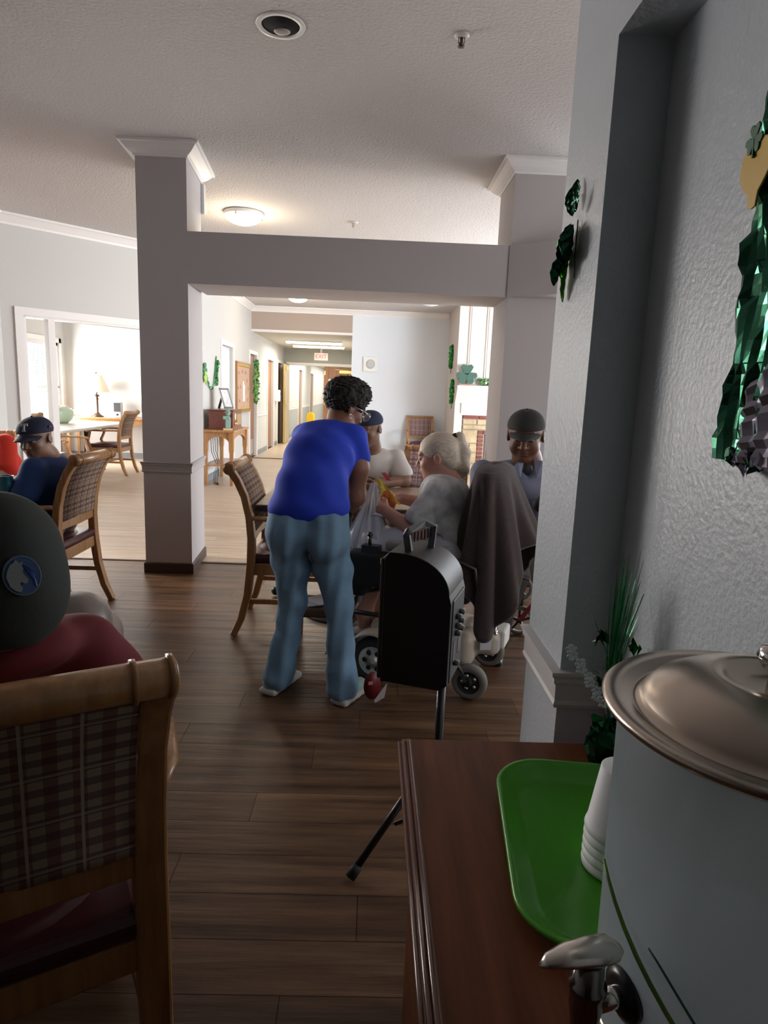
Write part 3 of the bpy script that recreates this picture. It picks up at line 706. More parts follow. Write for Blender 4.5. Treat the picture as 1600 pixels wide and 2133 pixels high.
# table of the main group
TOPM = woodmat('table_laminate', (.30, .20, .13), (.40, .28, .19), .30, axis=0, sc=5, bump=0)
def square_table(name, label, x0, x1, y0, y1, z, m, edge, base=BLACKM, bases=1, th=.035):
    cx_, cy_ = (x0+x1)/2, (y0+y1)/2
    t = thing(name, label, 'table', (cx_, cy_, 0))
    mb = MB(); mb.box((0, 0, z-.006), (x1-x0-.012, y1-y0-.012, .012)); obj('table_top', mb, m, t, bev=.003)
    mb = MB(); mb.box((0, 0, z-th/2-.004), (x1-x0, y1-y0, th)); obj('table_edge', mb, edge, t, bev=.008)
    for k in range(bases):
        oy = 0 if bases == 1 else (k-.5)*(y1-y0)*.55
        mb = MB(); mb.tube([(0, oy, .03), (0, oy, z-.04)], .04, 16); obj('pedestal', mb, base, t)
        mb = MB(); mb.lathe([(0, .05), (.06, .045), (.24, .02), (.26, .008), (.26, 0), (0, 0)], c=(0, oy, 0), n=32); obj('table_base', mb, base, t)
    return t
square_table('dining_table', 'square laminate table with dark edge between the woman in blue and man in white', -.62, .36, 3.50, 4.38, .74, TOPM, mat('table_edge_dark', (.03, .025, .022), .45))
t = thing('dining_table', 'round tan dining table at the left edge with a teal cup on it', 'table', (-2.53, 3.45, 0))
mb = MB(); mb.lathe([(0, .712), (.60, .712), (.62, .72), (.62, .734), (.61, .74), (0, .74)], n=64); obj('table_top', mb, mat('table_tan', (.42, .27, .18), .35), t)
mb = MB(); mb.tube([(0, 0, .03), (0, 0, .712)], .045, 16); obj('pedestal', mb, BLACKM, t)
mb = MB(); mb.lathe([(0, .05), (.06, .045), (.24, .02), (.26, .008), (.26, 0), (0, 0)], n=32); obj('table_base', mb, BLACKM, t)
TWH = mat('table_white', (.75, .70, .66), .22)
square_table('dining_table', 'long white table in the bright side room with a green bowl on it', -5.0, -3.95, 8.45, 10.9, .74, TWH, TWH, bases=2)
# desk along the side room wall
t = thing('wall_desk', 'wooden desk along the side room back wall holding lamp and speakers', 'desk', (-4.5, 11.92, 0))
mb = MB(); mb.box((0, 0, .745), (1.9, .5, .03)); obj('desk_top', mb, HONEY, t, bev=.004)
mb = MB(); mb.box((0, -.22, .69), (1.8, .02, .08)); obj('apron', mb, HONEY, t)
for sx in (-1, 1):
    for sy in (-1, 1):
        mb = MB(); mb.sweep([(sx*.88, sy*.2, 0), (sx*.88, sy*.2, .73)], [(.018, .018), (.025, .025)]); obj('leg', mb, HONEY, t)
# lamp
t = thing('table_lamp', 'table lamp with cream shade and dark turned base on side room desk', 'lamp', (-4.93, 11.90, .76))
BRZ = mat('lamp_bronze', (.10, .06, .04), .35, metal=.6)
mb = MB(); mb.lathe([(0, 0), (.11, 0), (.11, .012), (.07, .035), (.035, .07), (.022, .09), (.022, .30), (.03, .32), (.018, .35), (.045, .37), (.05, .39), (.012, .40), (.010, .52), (0, .52)], n=24); obj('lamp_base', mb, BRZ, t)
mb = MB(); mb.lathe([(.225, .44), (.215, .46), (.105, .74), (.10, .74), (.205, .455), (.225, .44)], n=32); obj('lamp_shade', mb, mat('lamp_shade_cream', (.85, .74, .55), .8, emit=(1, .85, .6), es=.08), t)
mb = MB(); mb.tube([(0, 0, .70), (0, 0, .765)], .006, 8); mb.ball((0, 0, .775), .014); obj('finial', mb, BRZ, t)
def pc_speaker(label, x):
    t = thing('desk_speaker', label, 'speaker', (x, 12.02, .76), 0, 'computer speakers on the side room desk')
    mb = MB(); mb.box((0, 0, .135), (.125, .12, .27)); obj('cabinet', mb, mat('speaker_silver', (.6, .6, .6), .4), t, bev=.008)
    mb = MB(); mb.box((0, -.062, .18), (.115, .008, .16)); obj('grille', mb, mat('grille_dark', (.05, .05, .055), .8), t)
    mb = MB(); mb.lathe([(0, 0), (.018, 0), (.018, .012), (0, .012)], c=(0, -.06, .05), n=16, R=Matrix.Rotation(PI/2, 3, 'X')); obj('knob', mb, BLACK, t)
pc_speaker('small desk speaker standing right beside the lamp', -4.60); pc_speaker('small desk speaker half hidden by the grey column', -4.10)
t = thing('bowl', 'pale green round bowl with shells on the white side room table', 'bowl', (-4.66, 10.0, .74))
mb = MB(); mb.lathe([(0, 0), (.06, 0), (.12, .05), (.148, .12), (.142, .18), (.115, .225), (.108, .22), (.13, .17), (.135, .12), (.10, .06), (0, .03)], n=32); obj('bowl_body', mb, mat('celadon', (.45, .58, .42), .25), t)
for k, (dx, dy, r) in enumerate(((-.05, -.02, .065), (.035, .02, .055), (.02, -.06, .05), (-.02, .06, .06))):
    mb = MB(); mb.ball((dx, dy, .22), (r, r*.8, r*.8), R=Matrix.Rotation(k, 3, 'X')); obj('shell', mb, mat('shell_cream', (.75, .72, .65), .5, var=.3, vscale=30), t)
# console table and cabinet by the far left wall
t = thing('console_table', 'honey wooden console table with arched aprons under the radio cabinet', 'table', (-2.12, 9.62, 0))
mb = MB(); mb.box((0, 0, .765), (.46, 1.10, .03)); obj('table_top', mb, HONEY, t, bev=.006)
for sx in (-1, 1):
    for sy in (-1, 1):
        mb = MB(); mb.sweep([(sx*.18, sy*.49, 0), (sx*.18, sy*.49, .2), (sx*.18, sy*.49, .45), (sx*.18, sy*.49, .50), (sx*.18, sy*.49, .75)], [(.022, .022), (.024, .024), (.025, .025), (.033, .033), (.035, .035)]); obj('leg', mb, HONEY, t, bev=.004)
def arch(w_, h0, h1, n=12):
    p = [(-w_, h1), (w_, h1), (w_, h0)]
    return p[:2]+[(w_*math.cos(PI*k/n), h0+(h1-h0)*.62*math.sin(PI*k/n)) for k in range(n+1)]
for sy in (-1, 1):
    mb = MB(); M = Matrix.Translation((0, sy*.49+.01, 0))@Matrix.Rotation(PI/2, 4, 'X'); mb.prism(arch(.15, .58, .75), .02, M); obj('apron', mb, HONEY, t)
for sx in (-1, 1):
    mb = MB(); M = Matrix.Translation((sx*.18-.01, 0, 0))@Matrix.Rotation(PI/2, 4, 'Z')@Matrix.Rotation(PI/2, 4, 'X'); mb.prism(arch(.46, .58, .75), .02, M); obj('apron', mb, HONEY, t)
mb = MB(); mb.box((0, 0, .28), (.34, .96, .02)); obj('lower_shelf', mb, HONEY, t)
t = thing('radio_cabinet', 'reddish wooden radio cabinet on the honey console table', 'radio', (-2.12, 9.58, .78))
mb = MB(); mb.box((0, 0, .135), (.34, .62, .25)); obj('cabinet', mb, CHERRY, t, bev=.006)
mb = MB(); mb.box((0, 0, .268), (.37, .66, .016)); mb.box((0, 0, .008), (.37, .66, .016)); obj('molding', mb, CHERRY, t, bev=.004)
mb = MB(); mb.box((.172, .10, .135), (.008, .30, .16)); obj('speaker_cloth', mb, mat('radio_cloth', (.35, .25, .12), .8), t)
for dy in (-.20, -.10):
    mb = MB(); mb.lathe([(0, 0), (.022, 0), (.02, .02), (0, .02)], c=(.17, dy, .08), n=14, R=Matrix.Rotation(PI/2, 3, 'Y')); obj('knob', mb, BRASS, t)
mb = MB(); mb.lathe([(0, 0), (.05, 0), (.05, .006), (0, .006)], c=(.17, -.15, .18), n=20, R=Matrix.Rotation(PI/2, 3, 'Y')); obj('dial', mb, mat('dial_cream', (.7, .66, .5), .4), t)
t = thing('picture_frame', 'silver picture frame on a black easel on top of radio cabinet', 'picture frame', (-2.10, 9.72, 1.060), 1.25)
t.scale = (.85, .85, .82)
Rf = Matrix.Rotation(-.30, 3, 'X')
mb = MB()
for c_, d_ in (((0, 0, .02), (.30, .015, .03)), ((0, 0, .36), (.30, .015, .03)), ((-.135, 0, .19), (.03, .015, .36)), ((.135, 0, .19), (.03, .015, .36))): mb.box(Rf@Vector(c_), d_, R=Rf)
obj('frame', mb, CHROME, t)
mb = MB(); mb.box(Rf@Vector((0, .004, .19)), (.25, .004, .32), R=Rf); obj('picture', mb, mat('picture_paper', (.65, .66, .66), .4, var=.3, vscale=14), t)
mb = MB(); mb.sweep([(0, .11, .28), (0, .20, .0)], [(.03, .006)]*2); obj('easel_back', mb, BLACK, t)
SHAM = mat('shamrock_green', (.04, .20, .10), .5); SHAMD = mat('shamrock_dark', (.020, .075, .050), .6, var=.3, vscale=20)
def heart(cx_, cy_, r, a, n=12):
    out = []
    for k in range(n):
        u = 2*PI*k/n; x = .9*math.sin(u)**3; y = (.75*math.cos(u)-.28*math.cos(2*u)-.12*math.cos(3*u))
        x, y = x*r, y*r+r*.75; out.append((cx_+x*math.cos(a)-y*math.sin(a), cy_+x*math.sin(a)+y*math.cos(a)))
    return out
def shamrock(parent, r, M, m=SHAM, th=.012, stem=True, names=('leaf', 'stem')):
    for a in (0, 2*PI/3, -2*PI/3):
        mb = MB(); mb.prism(heart(0, 0, r, a), th, M); obj(names[0], mb, m, parent, bev=.002)
    if stem:
        mb = MB(); mb.sweep([M@Vector((0, 0, th/2)), M@Vector((r*.1, -r*1.0, th/2)), M@Vector((r*.3, -r*1.75, th/2))], [(r*.10, th*.4), (r*.09, th*.4), (r*.14, th*.4)]); obj(names[1], mb, m, parent)
FACE = lambda x, y, z, rz=0: Matrix.Translation((x, y, z))@Matrix.Rotation(rz, 4, 'Z')@Matrix.Rotation(PI/2, 4, 'X')
t = thing('shamrock_figure', 'grey green shamrock figurine on a small stand in front of radio cabinet', 'figurine', (-2.0, 9.18, .78), .3)
mb = MB(); mb.box((0, 0, .012), (.13, .06, .024)); obj('stand', mb, mat('figure_base', (.6, .45, .25), .6), t)
GG = mat('verdigris', (.20, .33, .28), .6)
mb = MB(); mb.box((0, 0, .10), (.075, .03, .16)); mb.box((-.02, 0, .17), (.10, .03, .05)); obj('figure_body', mb, GG, t, bev=.012)
mb = MB(); mb.ball((.0, 0, .225), (.035, .025, .035)); mb.lathe([(.05, .245), (.05, .25), (.03, .255), (.028, .29), (0, .29)], n=16); obj('figure_head', mb, GG, t)
t = thing('cable', 'dark power cables hanging under the console table', 'cable', (-2.25, 9.5, 0))
for k in range(3):
    mb = MB(); mb.tube([(-.05, -.1+.12*k, .74), (-.02, -.16+.12*k, .45), (.03, -.05+.1*k, .25), (-.03, .02+.12*k, .12), (.02, -.2+.1*k, .01), (.12, -.35, .006)], .005, 6); obj('cord', mb, BLACK, t)
# wall things on the far left wall (plane x = -2.37, local frame turned so -y faces the room)
t = thing('fire_alarm', 'red fire alarm on the wall right beside the column', 'alarm', (-2.37, 9.02, 1.88), PI/2)
mb = MB(); mb.box((0, -.02, 0), (.12, .04, .15)); obj('alarm_body', mb, mat('alarm_red', (.65, .04, .04), .4), t, bev=.006)
mb = MB(); mb.box((0, -.05, 0), (.05, .03, .04)); obj('strobe', mb, WHITE, t, bev=.004)
t = thing('garland', 'green shamrock garland swagged on the wall above the console table', 'garland', (-2.37, 9.74, 1.5), PI/2)
mb = MB(); sw = [(-.62, -.015, -.08), (-.45, -.015, .17), (-.35, -.02, .02), (-.2, -.02, -.12), (-.05, -.02, -.17), (.10, -.02, -.10), (.22, -.015, .10), (.30, -.012, .32)]
mb.tube(sw, .009, 6); obj('cord', mb, mat('garland_green', (.06, .25, .08), .5), t)
shamrock(t, .07, FACE(-.42, -.02, .10), SHAM); shamrock(t, .06, FACE(-.44, -.03, -.0), mat('lime_foil', (.35, .55, .08), .4))
mb = MB()
rr = random.Random(5)
for i in range(60):
    z = -.10+.36*rr.random(); x = .20+.10*(z+.1)/.36+(rr.random()-.5)*.09*(1.1-(z+.1)/.36); mb.box((x, -.02-.03*rr.random(), z), (.035, .004, .035), R=Euler((rr.random()*3, rr.random()*3, rr.random()*3)).to_matrix())
o = obj('tinsel', mb, mat('tinsel_green', (.07, .28, .10), .35, metal=.3), t); o['kind'] = 'stuff'
mb = MB()
for i in range(50):
    k = rr.random()*(len(sw)-1); a = int(k); p = Vector(sw[a]).lerp(Vector(sw[a+1]), k-a); mb.box(p+Vector((0, -.01, 0)), (.02, .003, .02), R=Euler((rr.random()*3, rr.random()*3, rr.random()*3)).to_matrix())
o = obj('cord_tinsel', mb, MATS['tinsel_green'], t); o['kind'] = 'stuff'
t = thing('bulletin_board', 'cork bulletin board with gold border and pinned paper', 'bulletin board', (-2.37, 12.08, 1.38), PI/2)
mb = MB(); mb.box((0, -.015, 0), (1.16, .02, .84)); obj('cork_panel', mb, mat('cork', (.55, .36, .26), .9, var=.15, vscale=30), t)
for c_, d_ in (((0, -.02, .43), (1.22, .035, .035)), ((0, -.02, -.43), (1.22, .035, .035)), ((-.595, -.02, 0), (.035, .035, .86)), ((.595, -.02, 0), (.035, .035, .86))):
    mb = MB(); mb.box(c_, d_); obj('frame_rail', mb, HONEY, t)
GOLD = mat('gold_border', (.55, .38, .08), .4, metal=.4)
for z in (.385, -.385):
    mb = MB()
    for i in range(16): mb.ball((-.53+i*.07, -.03, z+.012*(i % 2)), (.035, .012, .025), n=8, m=5)
    obj('gold_garland', mb, GOLD, t)
mb = MB(); mb.box((.02, -.028, -.10), (.20, .004, .30)); mb.box((-.03, -.029, -.0), (.12, .004, .22)); obj('pinned_paper', mb, WHITE, t)
for i, (x, z) in enumerate(((-.42, .22), (-.25, .0), (.35, .15), (.38, -.2), (-.4, -.25), (.2, .24), (-.1, .28), (-.45, .02), (.42, 0))):
    mb = MB(); M = FACE(x, -.026, z)@Matrix.Rotation(i*1.3, 4, 'Z'); mb.prism(heart(0, 0, .04, 0), .003, M); obj('paper_leaf', mb, mat('leaf_mauve', (.28, .2, .24), .8), t)
t = thing('wreath', 'green leafy wreath hanging on the first brown door', 'wreath', (-2.34, 13.12, 1.50), PI/2)
for k in range(4):
    mb = MB()
    for i in range(70):
        z = .42*(rr.random()*2-1); wd = .20*math.sqrt(max(0, 1-(z/.45)**2)); x = (rr.random()*2-1)*wd
        mb.box((x, -.02-.05*rr.random(), z), (.05, .006, .04), R=Euler((rr.random()*3, rr.random()*3, rr.random()*3)).to_matrix())
    o = obj('leaves', mb, [mat('wreath_green', (.10, .30, .08), .6), mat('wreath_light', (.30, .48, .12), .6), mat('wreath_mid', (.16, .38, .14), .6), mat('wreath_dark', (.05, .18, .06), .6)][k], t); o['kind'] = 'stuff'
t = thing('dispenser', 'white sanitizer dispenser between two brown corridor doors', 'dispenser', (-2.37, 16.2, 1.22), PI/2)
mb = MB(); mb.box((0, -.06, 0), (.14, .12, .28)); obj('dispenser_body', mb, WHITE, t, bev=.02, seg=3)
mb = MB(); mb.box((0, -.123, .05), (.03, .006, .06)); obj('window', mb, mat('dispenser_blue', (.2, .3, .5), .3), t)
t = thing('wet_floor_sign', 'yellow folding wet floor sign standing in the corridor', 'sign', (-2.02, 21.9, 0), 0)
YEL = mat('sign_yellow', (.85, .55, .02), .5)
for s_ in (-1, 1):
    M = Matrix.Translation((0, s_*.16, 0))@Matrix.Rotation(PI/2+s_*-.24, 4, 'X')
    mb = MB(); mb.prism([(-.16, 0), (.16, 0), (.10, .64), (.05, .68), (-.05, .68), (-.10, .64)], .012, M); obj('panel', mb, YEL, t)
mb = MB(); mb.box((0, -.118, .30), (.14, .004, .05)); mb.box((0, -.085, .42), (.16, .004, .03)); obj('black_print', mb, BLACK, t)
t = thing('wall_speaker', 'square white wall speaker with round grey grille on the far wall', 'speaker', (-.05, 12.995, 1.925))
mb = MB(); mb.box((0, -.015, 0), (.28, .03, .28)); obj('speaker_plate', mb, WHITE, t, bev=.004)
mb = MB(); mb.lathe([(0, .034), (.05, .033), (.09, .03), (.09, .028), (0, .028)], n=32, R=Matrix.Rotation(PI/2, 3, 'X')); obj('grille', mb, mat('grille_grey', (.5, .51, .52), .7), t)
# ------------------------------------------------------------------ fireplace
FPX0, FPX1, FPY = 1.46, 3.45, 11.5
WARMW = mat('fireplace_paint', (.60, .54, .50), .6)
st('wall_chimney', WARMW, ((FPX0, FPY, 0), (1.60, 13, CZ)), ((3.36, FPY, 0), (FPX1, 13, CZ)), ((1.60, FPY, 1.05), (3.36, 13, CZ)), ((1.60, FPY+.5, 0), (3.36, 13, 1.05)))
t = thing('fireplace', 'stone and brick fireplace with white mantel and panelled chimney breast', 'fireplace', (2.45, FPY, 0))
mb = MB(); mb.molding([(FPX0-2.45-.0, 0), (FPX1-2.45, 0)][::-1], [(0, 1.06+.20), (.02, 1.06+.20), (.03, 1.29), (.06, 1.33), (.12, 1.40), (.17, 1.46), (.18, 1.48), (.23, 1.48), (.23, 1.56), (0, 1.56)])
M_ = obj('mantel', mb, mat('mantel_paint', (.60, .57, .56), .5), t)
mb = MB(); mb.box((0, -.012, 1.175), (1.76, .03, .18)); obj('mantel_frieze', mb, MATS['mantel_paint'], t)
for x0, x1 in ((-.82, -.66), (-.52, -.40), (-.24, .24), (.40, .52), (.66, .82)):
    mb = MB(); mb.box2((x0, -.02, 1.58), (x1, 0, 2.92)); mb.box2((x0+.03, -.032, 1.62), (x1-.03, -.02, 2.88)); obj('fluted_panel', mb, WARMW, t, bev=.006)
BRK = mat('brick_red', (.17, .045, .03), .8, bump=.4, bscale=60, var=.25, vscale=9, coord='World'); STN = mat('stone_tan', (.40, .30, .18), .85, bump=.8, bscale=22, var=.28, vscale=7, coord='World')
mb = MB(); mb.box2((-.84, .001, 0), (-.44, .12, 1.06)); mb.box2((.44, .001, 0), (.84, .12, 1.06)); mb.box2((-.44, .001, .72), (.44, .12, 1.06)); obj('mortar', mb, mat('mortar', (.35, .30, .25), .9), t)
rr = random.Random(11)
def piece(nm, x0, x1, z0, z1, m, d=.02):
    mb = MB(); j = .008; d += rr.random()*.012; mb.box2((x0+j, -d, z0+j), (x1-j, .004, z1-j)); obj(nm, mb, m, t, bev=.008 if nm == 'stone' else .003, seg=2)
for i in range(6): piece('brick', -.84+i*.28, -.84+(i+1)*.28, .985, 1.06, BRK)
def course(xa, xb, z0, z1, cuts):
    xs = [xa]+[xa+(xb-xa)*c for c in cuts]+[xb]
    for a, b in zip(xs, xs[1:]): piece('stone', a, b, z0, z1, STN)
course(-.84, .84, .885, .985, (.15, .27, .41, .55, .70, .84)); course(-.84, .84, .80, .885, (.0+.25, .36, .60, .78))
for z0, z1, c in ((.56, .80, ()), (.40, .56, (.5,)), (.20, .40, ()), (0, .20, (.6,))):
    course(-.84, -.565, z0, z1, c); course(.565, .84, z0, z1, c)
for i in range(10):
    for sx in (-1, 1):
        a, b = (-.565, -.45) if sx < 0 else (.45, .565); piece('brick', a, b, i*.072, (i+1)*.072, BRK)
for i in range(12): piece('brick', -.565+i*.0942, -.565+(i+1)*.0942, .72, .80, BRK)
mb = MB(); mb.box2((-.44, .38, 0), (.44, .40, .72)); mb.box2((-.44, 0.01, 0), (-.42, .4, .72)); mb.box2((.42, .01, 0), (.44, .4, .72)); mb.box2((-.44, .01, .70), (.44, .4, .72)); obj('firebox', mb, BLACKM, t)
mb = MB(); mb.box2((-.42, .02, .50), (.42, .035, .515)); mb.box2((-.42, .02, 0), (-.40, .04, .70)); mb.box2((.40, .02, 0), (.42, .04, .70)); mb.box2((-.42, .02, .66), (.42, .04, .70)); obj('fire_screen_frame', mb, mat('screen_steel', (.2, .2, .2), .4, metal=.6), t)
t = thing('shamrock_stand', 'green wooden shamrock on a small base at the mantel end', 'decoration', (1.62, 11.38, 1.562))
mb = MB(); mb.box((0, 0, .012), (.26, .07, .024)); obj('stand', mb, mat('stand_wood', (.3, .17, .09), .6), t)
shamrock(t, .125, FACE(0, .005, .185), SHAMD, .018)
t = thing('mantel_garland', 'leafy green garland lying along the mantel right of the shamrock', 'garland', (2.35, 11.38, 1.565))
for k, m_ in enumerate((mat('ivy_dark', (.06, .16, .05), .6), mat('ivy_mid', (.14, .28, .10), .6), mat('ivy_pale', (.42, .48, .36), .6), mat('ivy_bright', (.12, .50, .16), .5))):
    mb = MB()
    for i in range(70):
        x = -.52+1.3*rr.random(); mb.box((x, (rr.random()-.5)*.12, .02+.11*rr.random()), (.06, .05, .004), R=Euler((rr.random()*1.4-.7, rr.random()*1.4-.7, rr.random()*3)).to_matrix())
    o = obj('leaves', mb, m_, t); o['kind'] = 'stuff'
for i in range(7):
    mb = MB(); mb.ball((-.4+i*.15, -.05, .05+.02*(i % 3)), .026, n=10, m=6); obj('berry', mb, MATS['ivy_pale'], t)
def hang(label, x, y, z, l, seed):
    t = thing('foil_shamrock', label, 'decoration', (x, y, z)); r_ = random.Random(seed)
    mb = MB()
    for i in range(70):
        q = r_.random(); wd = .055*math.sin(PI*min(1, q*1.1+.05)); mb.box((-.015-.03*r_.random(), (r_.random()*2-1)*wd*1.5-.02, -q*l*.8), (.03, .045, .04), R=Euler((r_.random()*3, r_.random()*3, r_.random()*3)).to_matrix())
    o = obj('foil_leaves', mb, mat('foil_bright', (.015, .24, .035), .3, metal=.4), t); o['kind'] = 'stuff'
    mb = MB(); mb.tube([(-.02, 0, -.05), (-.02, -.05, -l*.7), (-.03, -.09, -l)], .006, 6); obj('stem', mb, SHAMD, t)
    return t
hang('upper green foil shamrock hanging at the chimney corner', 1.455, 12.2, 2.28, .50, 1)
hang('lower green foil shamrock hanging at the chimney corner', 1.455, 11.8, 1.65, .50, 2)
# ================================================================== FOREGROUND
t = thing('sideboard', 'dark brown wooden sideboard with grooved edge in the right foreground', 'sideboard', (.268, .63, 0))
sx0, sx1, sy0, sy1 = .068-.268, .464-.268, .02-.63, 1.06-.63
prof = [(0, .735), (.002, .728), (.010, .725), (.018, .730), (.022, .738), (.018, .744), (.0185, .7465), (.020, .749), (.017, .755), (.0125, .7565), (.0115, .7555), (.0105, .7565), (.004, .760), (0, .7600)]
mb = MB(); mb.box2((sx0+.022, sy0+.022, .725), (sx1, sy1-.002, .76)); obj('top_board', mb, BUFFET, t)
mb = MB(); mb.molding([(sx0+.022, sy1-.002), (sx0+.022, sy0+.022)][::-1], prof); obj('grooved_edge', mb, mat('edge_varnish', (.16, .07, .045), .22, coat=.5), t)
for k_, (dx_, z_, r_) in enumerate(((.002, .7525, .0036), (.0095, .7575, .0036), (.0170, .7585, .0034))):
    mb = MB(); mb.tube([(sx0+dx_, sy0+.02, z_), (sx0+dx_, sy1-.003, z_)], r_, 12); obj('edge_bead', mb, MATS['edge_varnish'], t)
mb = MB(); mb.box2((sx0+.04, sy0+.04, .06), (sx1, sy1-.02, .725)); obj('cabinet_body', mb, mat('cabinet_dark', (.05, .022, .014), .5), t)
for k in (0, 1):
    mb = MB(); y0 = sy0+.06+k*.49; mb.box2((sx0+.028, y0, .10), (sx0+.04, y0+.45, .66)); mb.box2((sx0+.024, y0+.05, .15), (sx0+.028, y0+.40, .61)); d_ = obj('door', mb, BUFFET, t, bev=.003)
    mb = MB(); mb.ball((sx0+.014, y0+(.40 if k == 0 else .05), .40), .012); obj('knob', mb, BRASS, d_)
mb = MB(); mb.box2((sx0+.05, sy0+.06, 0), (sx1-.02, sy1-.03, .06)); obj('plinth', mb, BLACKM, t)
# green tray
t = thing('serving_tray', 'bright green plastic tray on the sideboard under the foam cups', 'tray', (.322, .772, .762), math.radians(-6))
def rrect(hx, hy, r, n=10):
    return [(sx*(hx-r)+r*math.cos(a0+PI/2*k/n), sy*(hy-r)+r*math.sin(a0+PI/2*k/n)) for sx, sy, a0 in ((1, 1, 0), (-1, 1, PI/2), (-1, -1, PI), (1, -1, 1.5*PI)) for k in range(n+1)]
rings = [(.088, .152, .000), (.094, .158, .002), (.112, .176, .016), (.118, .182, .021), (.122, .186, .0215), (.124, .188, .018), (.121, .185, .016), (.114, .178, .012), (.098, .162, -.0005), (.088, .152, -.0015)]
vs = []; n_ = 44
for hx, hy, z in rings: vs += [(x, y, z+.002) for x, y in rrect(hx, hy, hx*.62)]
fs = [(i*n_+k, i*n_+(k+1) % n_, (i+1)*n_+(k+1) % n_, (i+1)*n_+k) for i in range(len(rings)-1) for k in range(n_)]+[tuple(range(n_)), tuple(9*n_+k for k in range(n_-1, -1, -1))]
mb = MB(); mb.add(vs, fs, True); o = obj('tray_body', mb, mat('tray_green', (.07, .36, .018), .30, coat=.2), t)
FOAM = mat('foam_white', (.86, .88, .90), .55)
cups = []
for i in range(5):
    c = thing('foam_cup', ['bottom foam cup of the upside-down stack, resting on green tray', 'second foam cup from the bottom of the stack', 'third foam cup from the bottom of the stack', 'fourth foam cup from the bottom, just under the top one', 'top foam cup of the stack, its whole side showing'][i], 'cup', (.336, .745, .7665+.0125*i), 0, 'stacked foam cups on the tray')
    mb = MB(); mb.lathe([(.0385, 0), (.0405, .001), (.0410, .005), (.0395, .0105), (.0385, .011), (.0275, .088), (.0255, .0895), (0, .0895), (0, .0875), (.0245, .0875), (.0370, .004)], n=36); obj('cup_body', mb, FOAM, c)
# drink dispenser
DX, DY = .335, .485
t = thing('drink_dispenser', 'large clear drink dispenser with brushed metal lid on the sideboard', 'drink dispenser', (DX, DY, .766))
def acrylic():
    m, nt, b = nmat('dispenser_acrylic'); b.inputs['Base Color'].default_value = (.84, .93, 1, 1); b.inputs['Roughness'].default_value = .18
    tr = nt.nodes.new('ShaderNodeBsdfTranslucent'); tr.inputs[0].default_value = (.90, .96, 1, 1)
    n = nt.nodes.new('ShaderNodeTexNoise'); n.inputs['Scale'].default_value = 7; tc = nt.nodes.new('ShaderNodeTexCoord'); nt.links.new(tc.outputs['Object'], n.inputs['Vector'])
    mr = nt.nodes.new('ShaderNodeMapRange'); mr.inputs['From Min'].default_value = .35; mr.inputs['From Max'].default_value = .65; mr.inputs['To Min'].default_value = .45; mr.inputs['To Max'].default_value = .75
    nt.links.new(n.outputs['Fac'], mr.inputs[0]); mx = nt.nodes.new('ShaderNodeMixShader'); nt.links.new(mr.outputs[0], mx.inputs[0])
    nt.links.new(b.outputs[0], mx.inputs[1]); nt.links.new(tr.outputs[0], mx.inputs[2]); nt.links.new(mx.outputs[0], nt.nodes['Material Output'].inputs['Surface'])
    return m
mb = MB(); mb.lathe([(.108, .05), (.112, .055), (.117, .342), (.119, .344)], n=72); obj('container', mb, acrylic(), t)
mb = MB(); mb.lathe([(0, .0), (.105, 0), (.112, .006), (.114, .05), (.109, .055), (0, .055)], n=64); obj('metal_base', mb, STEEL, t)
mb = MB(); mb.lathe([(.1135, .262), (.1125, .2625), (0, .2625)], n=64); obj('water_surface', mb, mat('water', (.8, .88, .95), .08, trans=.9), t)
mb = MB(); mb.lathe([(.1215, .338), (.126, .341), (.131, .345), (.132, .349), (.129, .352), (.116, .350), (.108, .346), (.103, .345), (.099, .352), (.090, .362), (.070, .373), (.050, .380), (.042, .381), (.037, .377), (.034, .372), (.020, .370), (0, .3695)], n=96); lid = obj('lid', mb, STEEL, t)
mb = MB(); mb.lathe([(0, .368), (.007, .368), (.006, .385), (.013, .390), (.017, .398), (.014, .406), (0, .409)], n=28); obj('knob', mb, CHROME, lid)
ang = math.radians(196); u = V(math.cos(ang), math.sin(ang), 0); zf = .112
sp = MB(); sp.tube([u*.105+V(0, 0, zf), u*.145+V(0, 0, zf)], .0085, 18); spg = obj('spigot', sp, CHROME, t)
sp = MB(); sp.lathe([(0, 0), (.021, 0), (.021, .006), (.014, .010), (0, .010)], c=u*.110+V(0, 0, zf), n=28, R=u.to_track_quat('Z', 'Y').to_matrix()); obj('washer', sp, BLACK, spg)
q_ = u*.150; sp = MB(); sp.lathe([(0, zf-.035), (.009, zf-.035), (.012, zf-.01), (.0135, zf), (.0135, zf+.014), (.0150, zf+.016), (.0150, zf+.021), (.0125, zf+.023), (.0115, zf+.040), (0, zf+.040)], c=q_, n=28); obj('valve_body', sp, mat('dark_chrome', (.22, .21, .20), .18, metal=1), spg)
sp = MB(); hd = V(-.97, -.25, 0).normalized()
sp.sweep([q_-hd*.026+V(0, 0, zf+.048), q_-hd*.018+V(0, 0, zf+.050), q_+V(0, 0, zf+.050), q_+hd*.02+V(0, 0, zf+.051), q_+hd*.038+V(0, 0, zf+.050), q_+hd*.046+V(0, 0, zf+.047)], [(.006, .003), (.013, .006), (.014, .0075), (.012, .006), (.007, .004), (.0015, .001)], n=16); obj('lever_handle', sp, mat('lever_steel', (.72, .68, .62), .25, metal=1), spg)
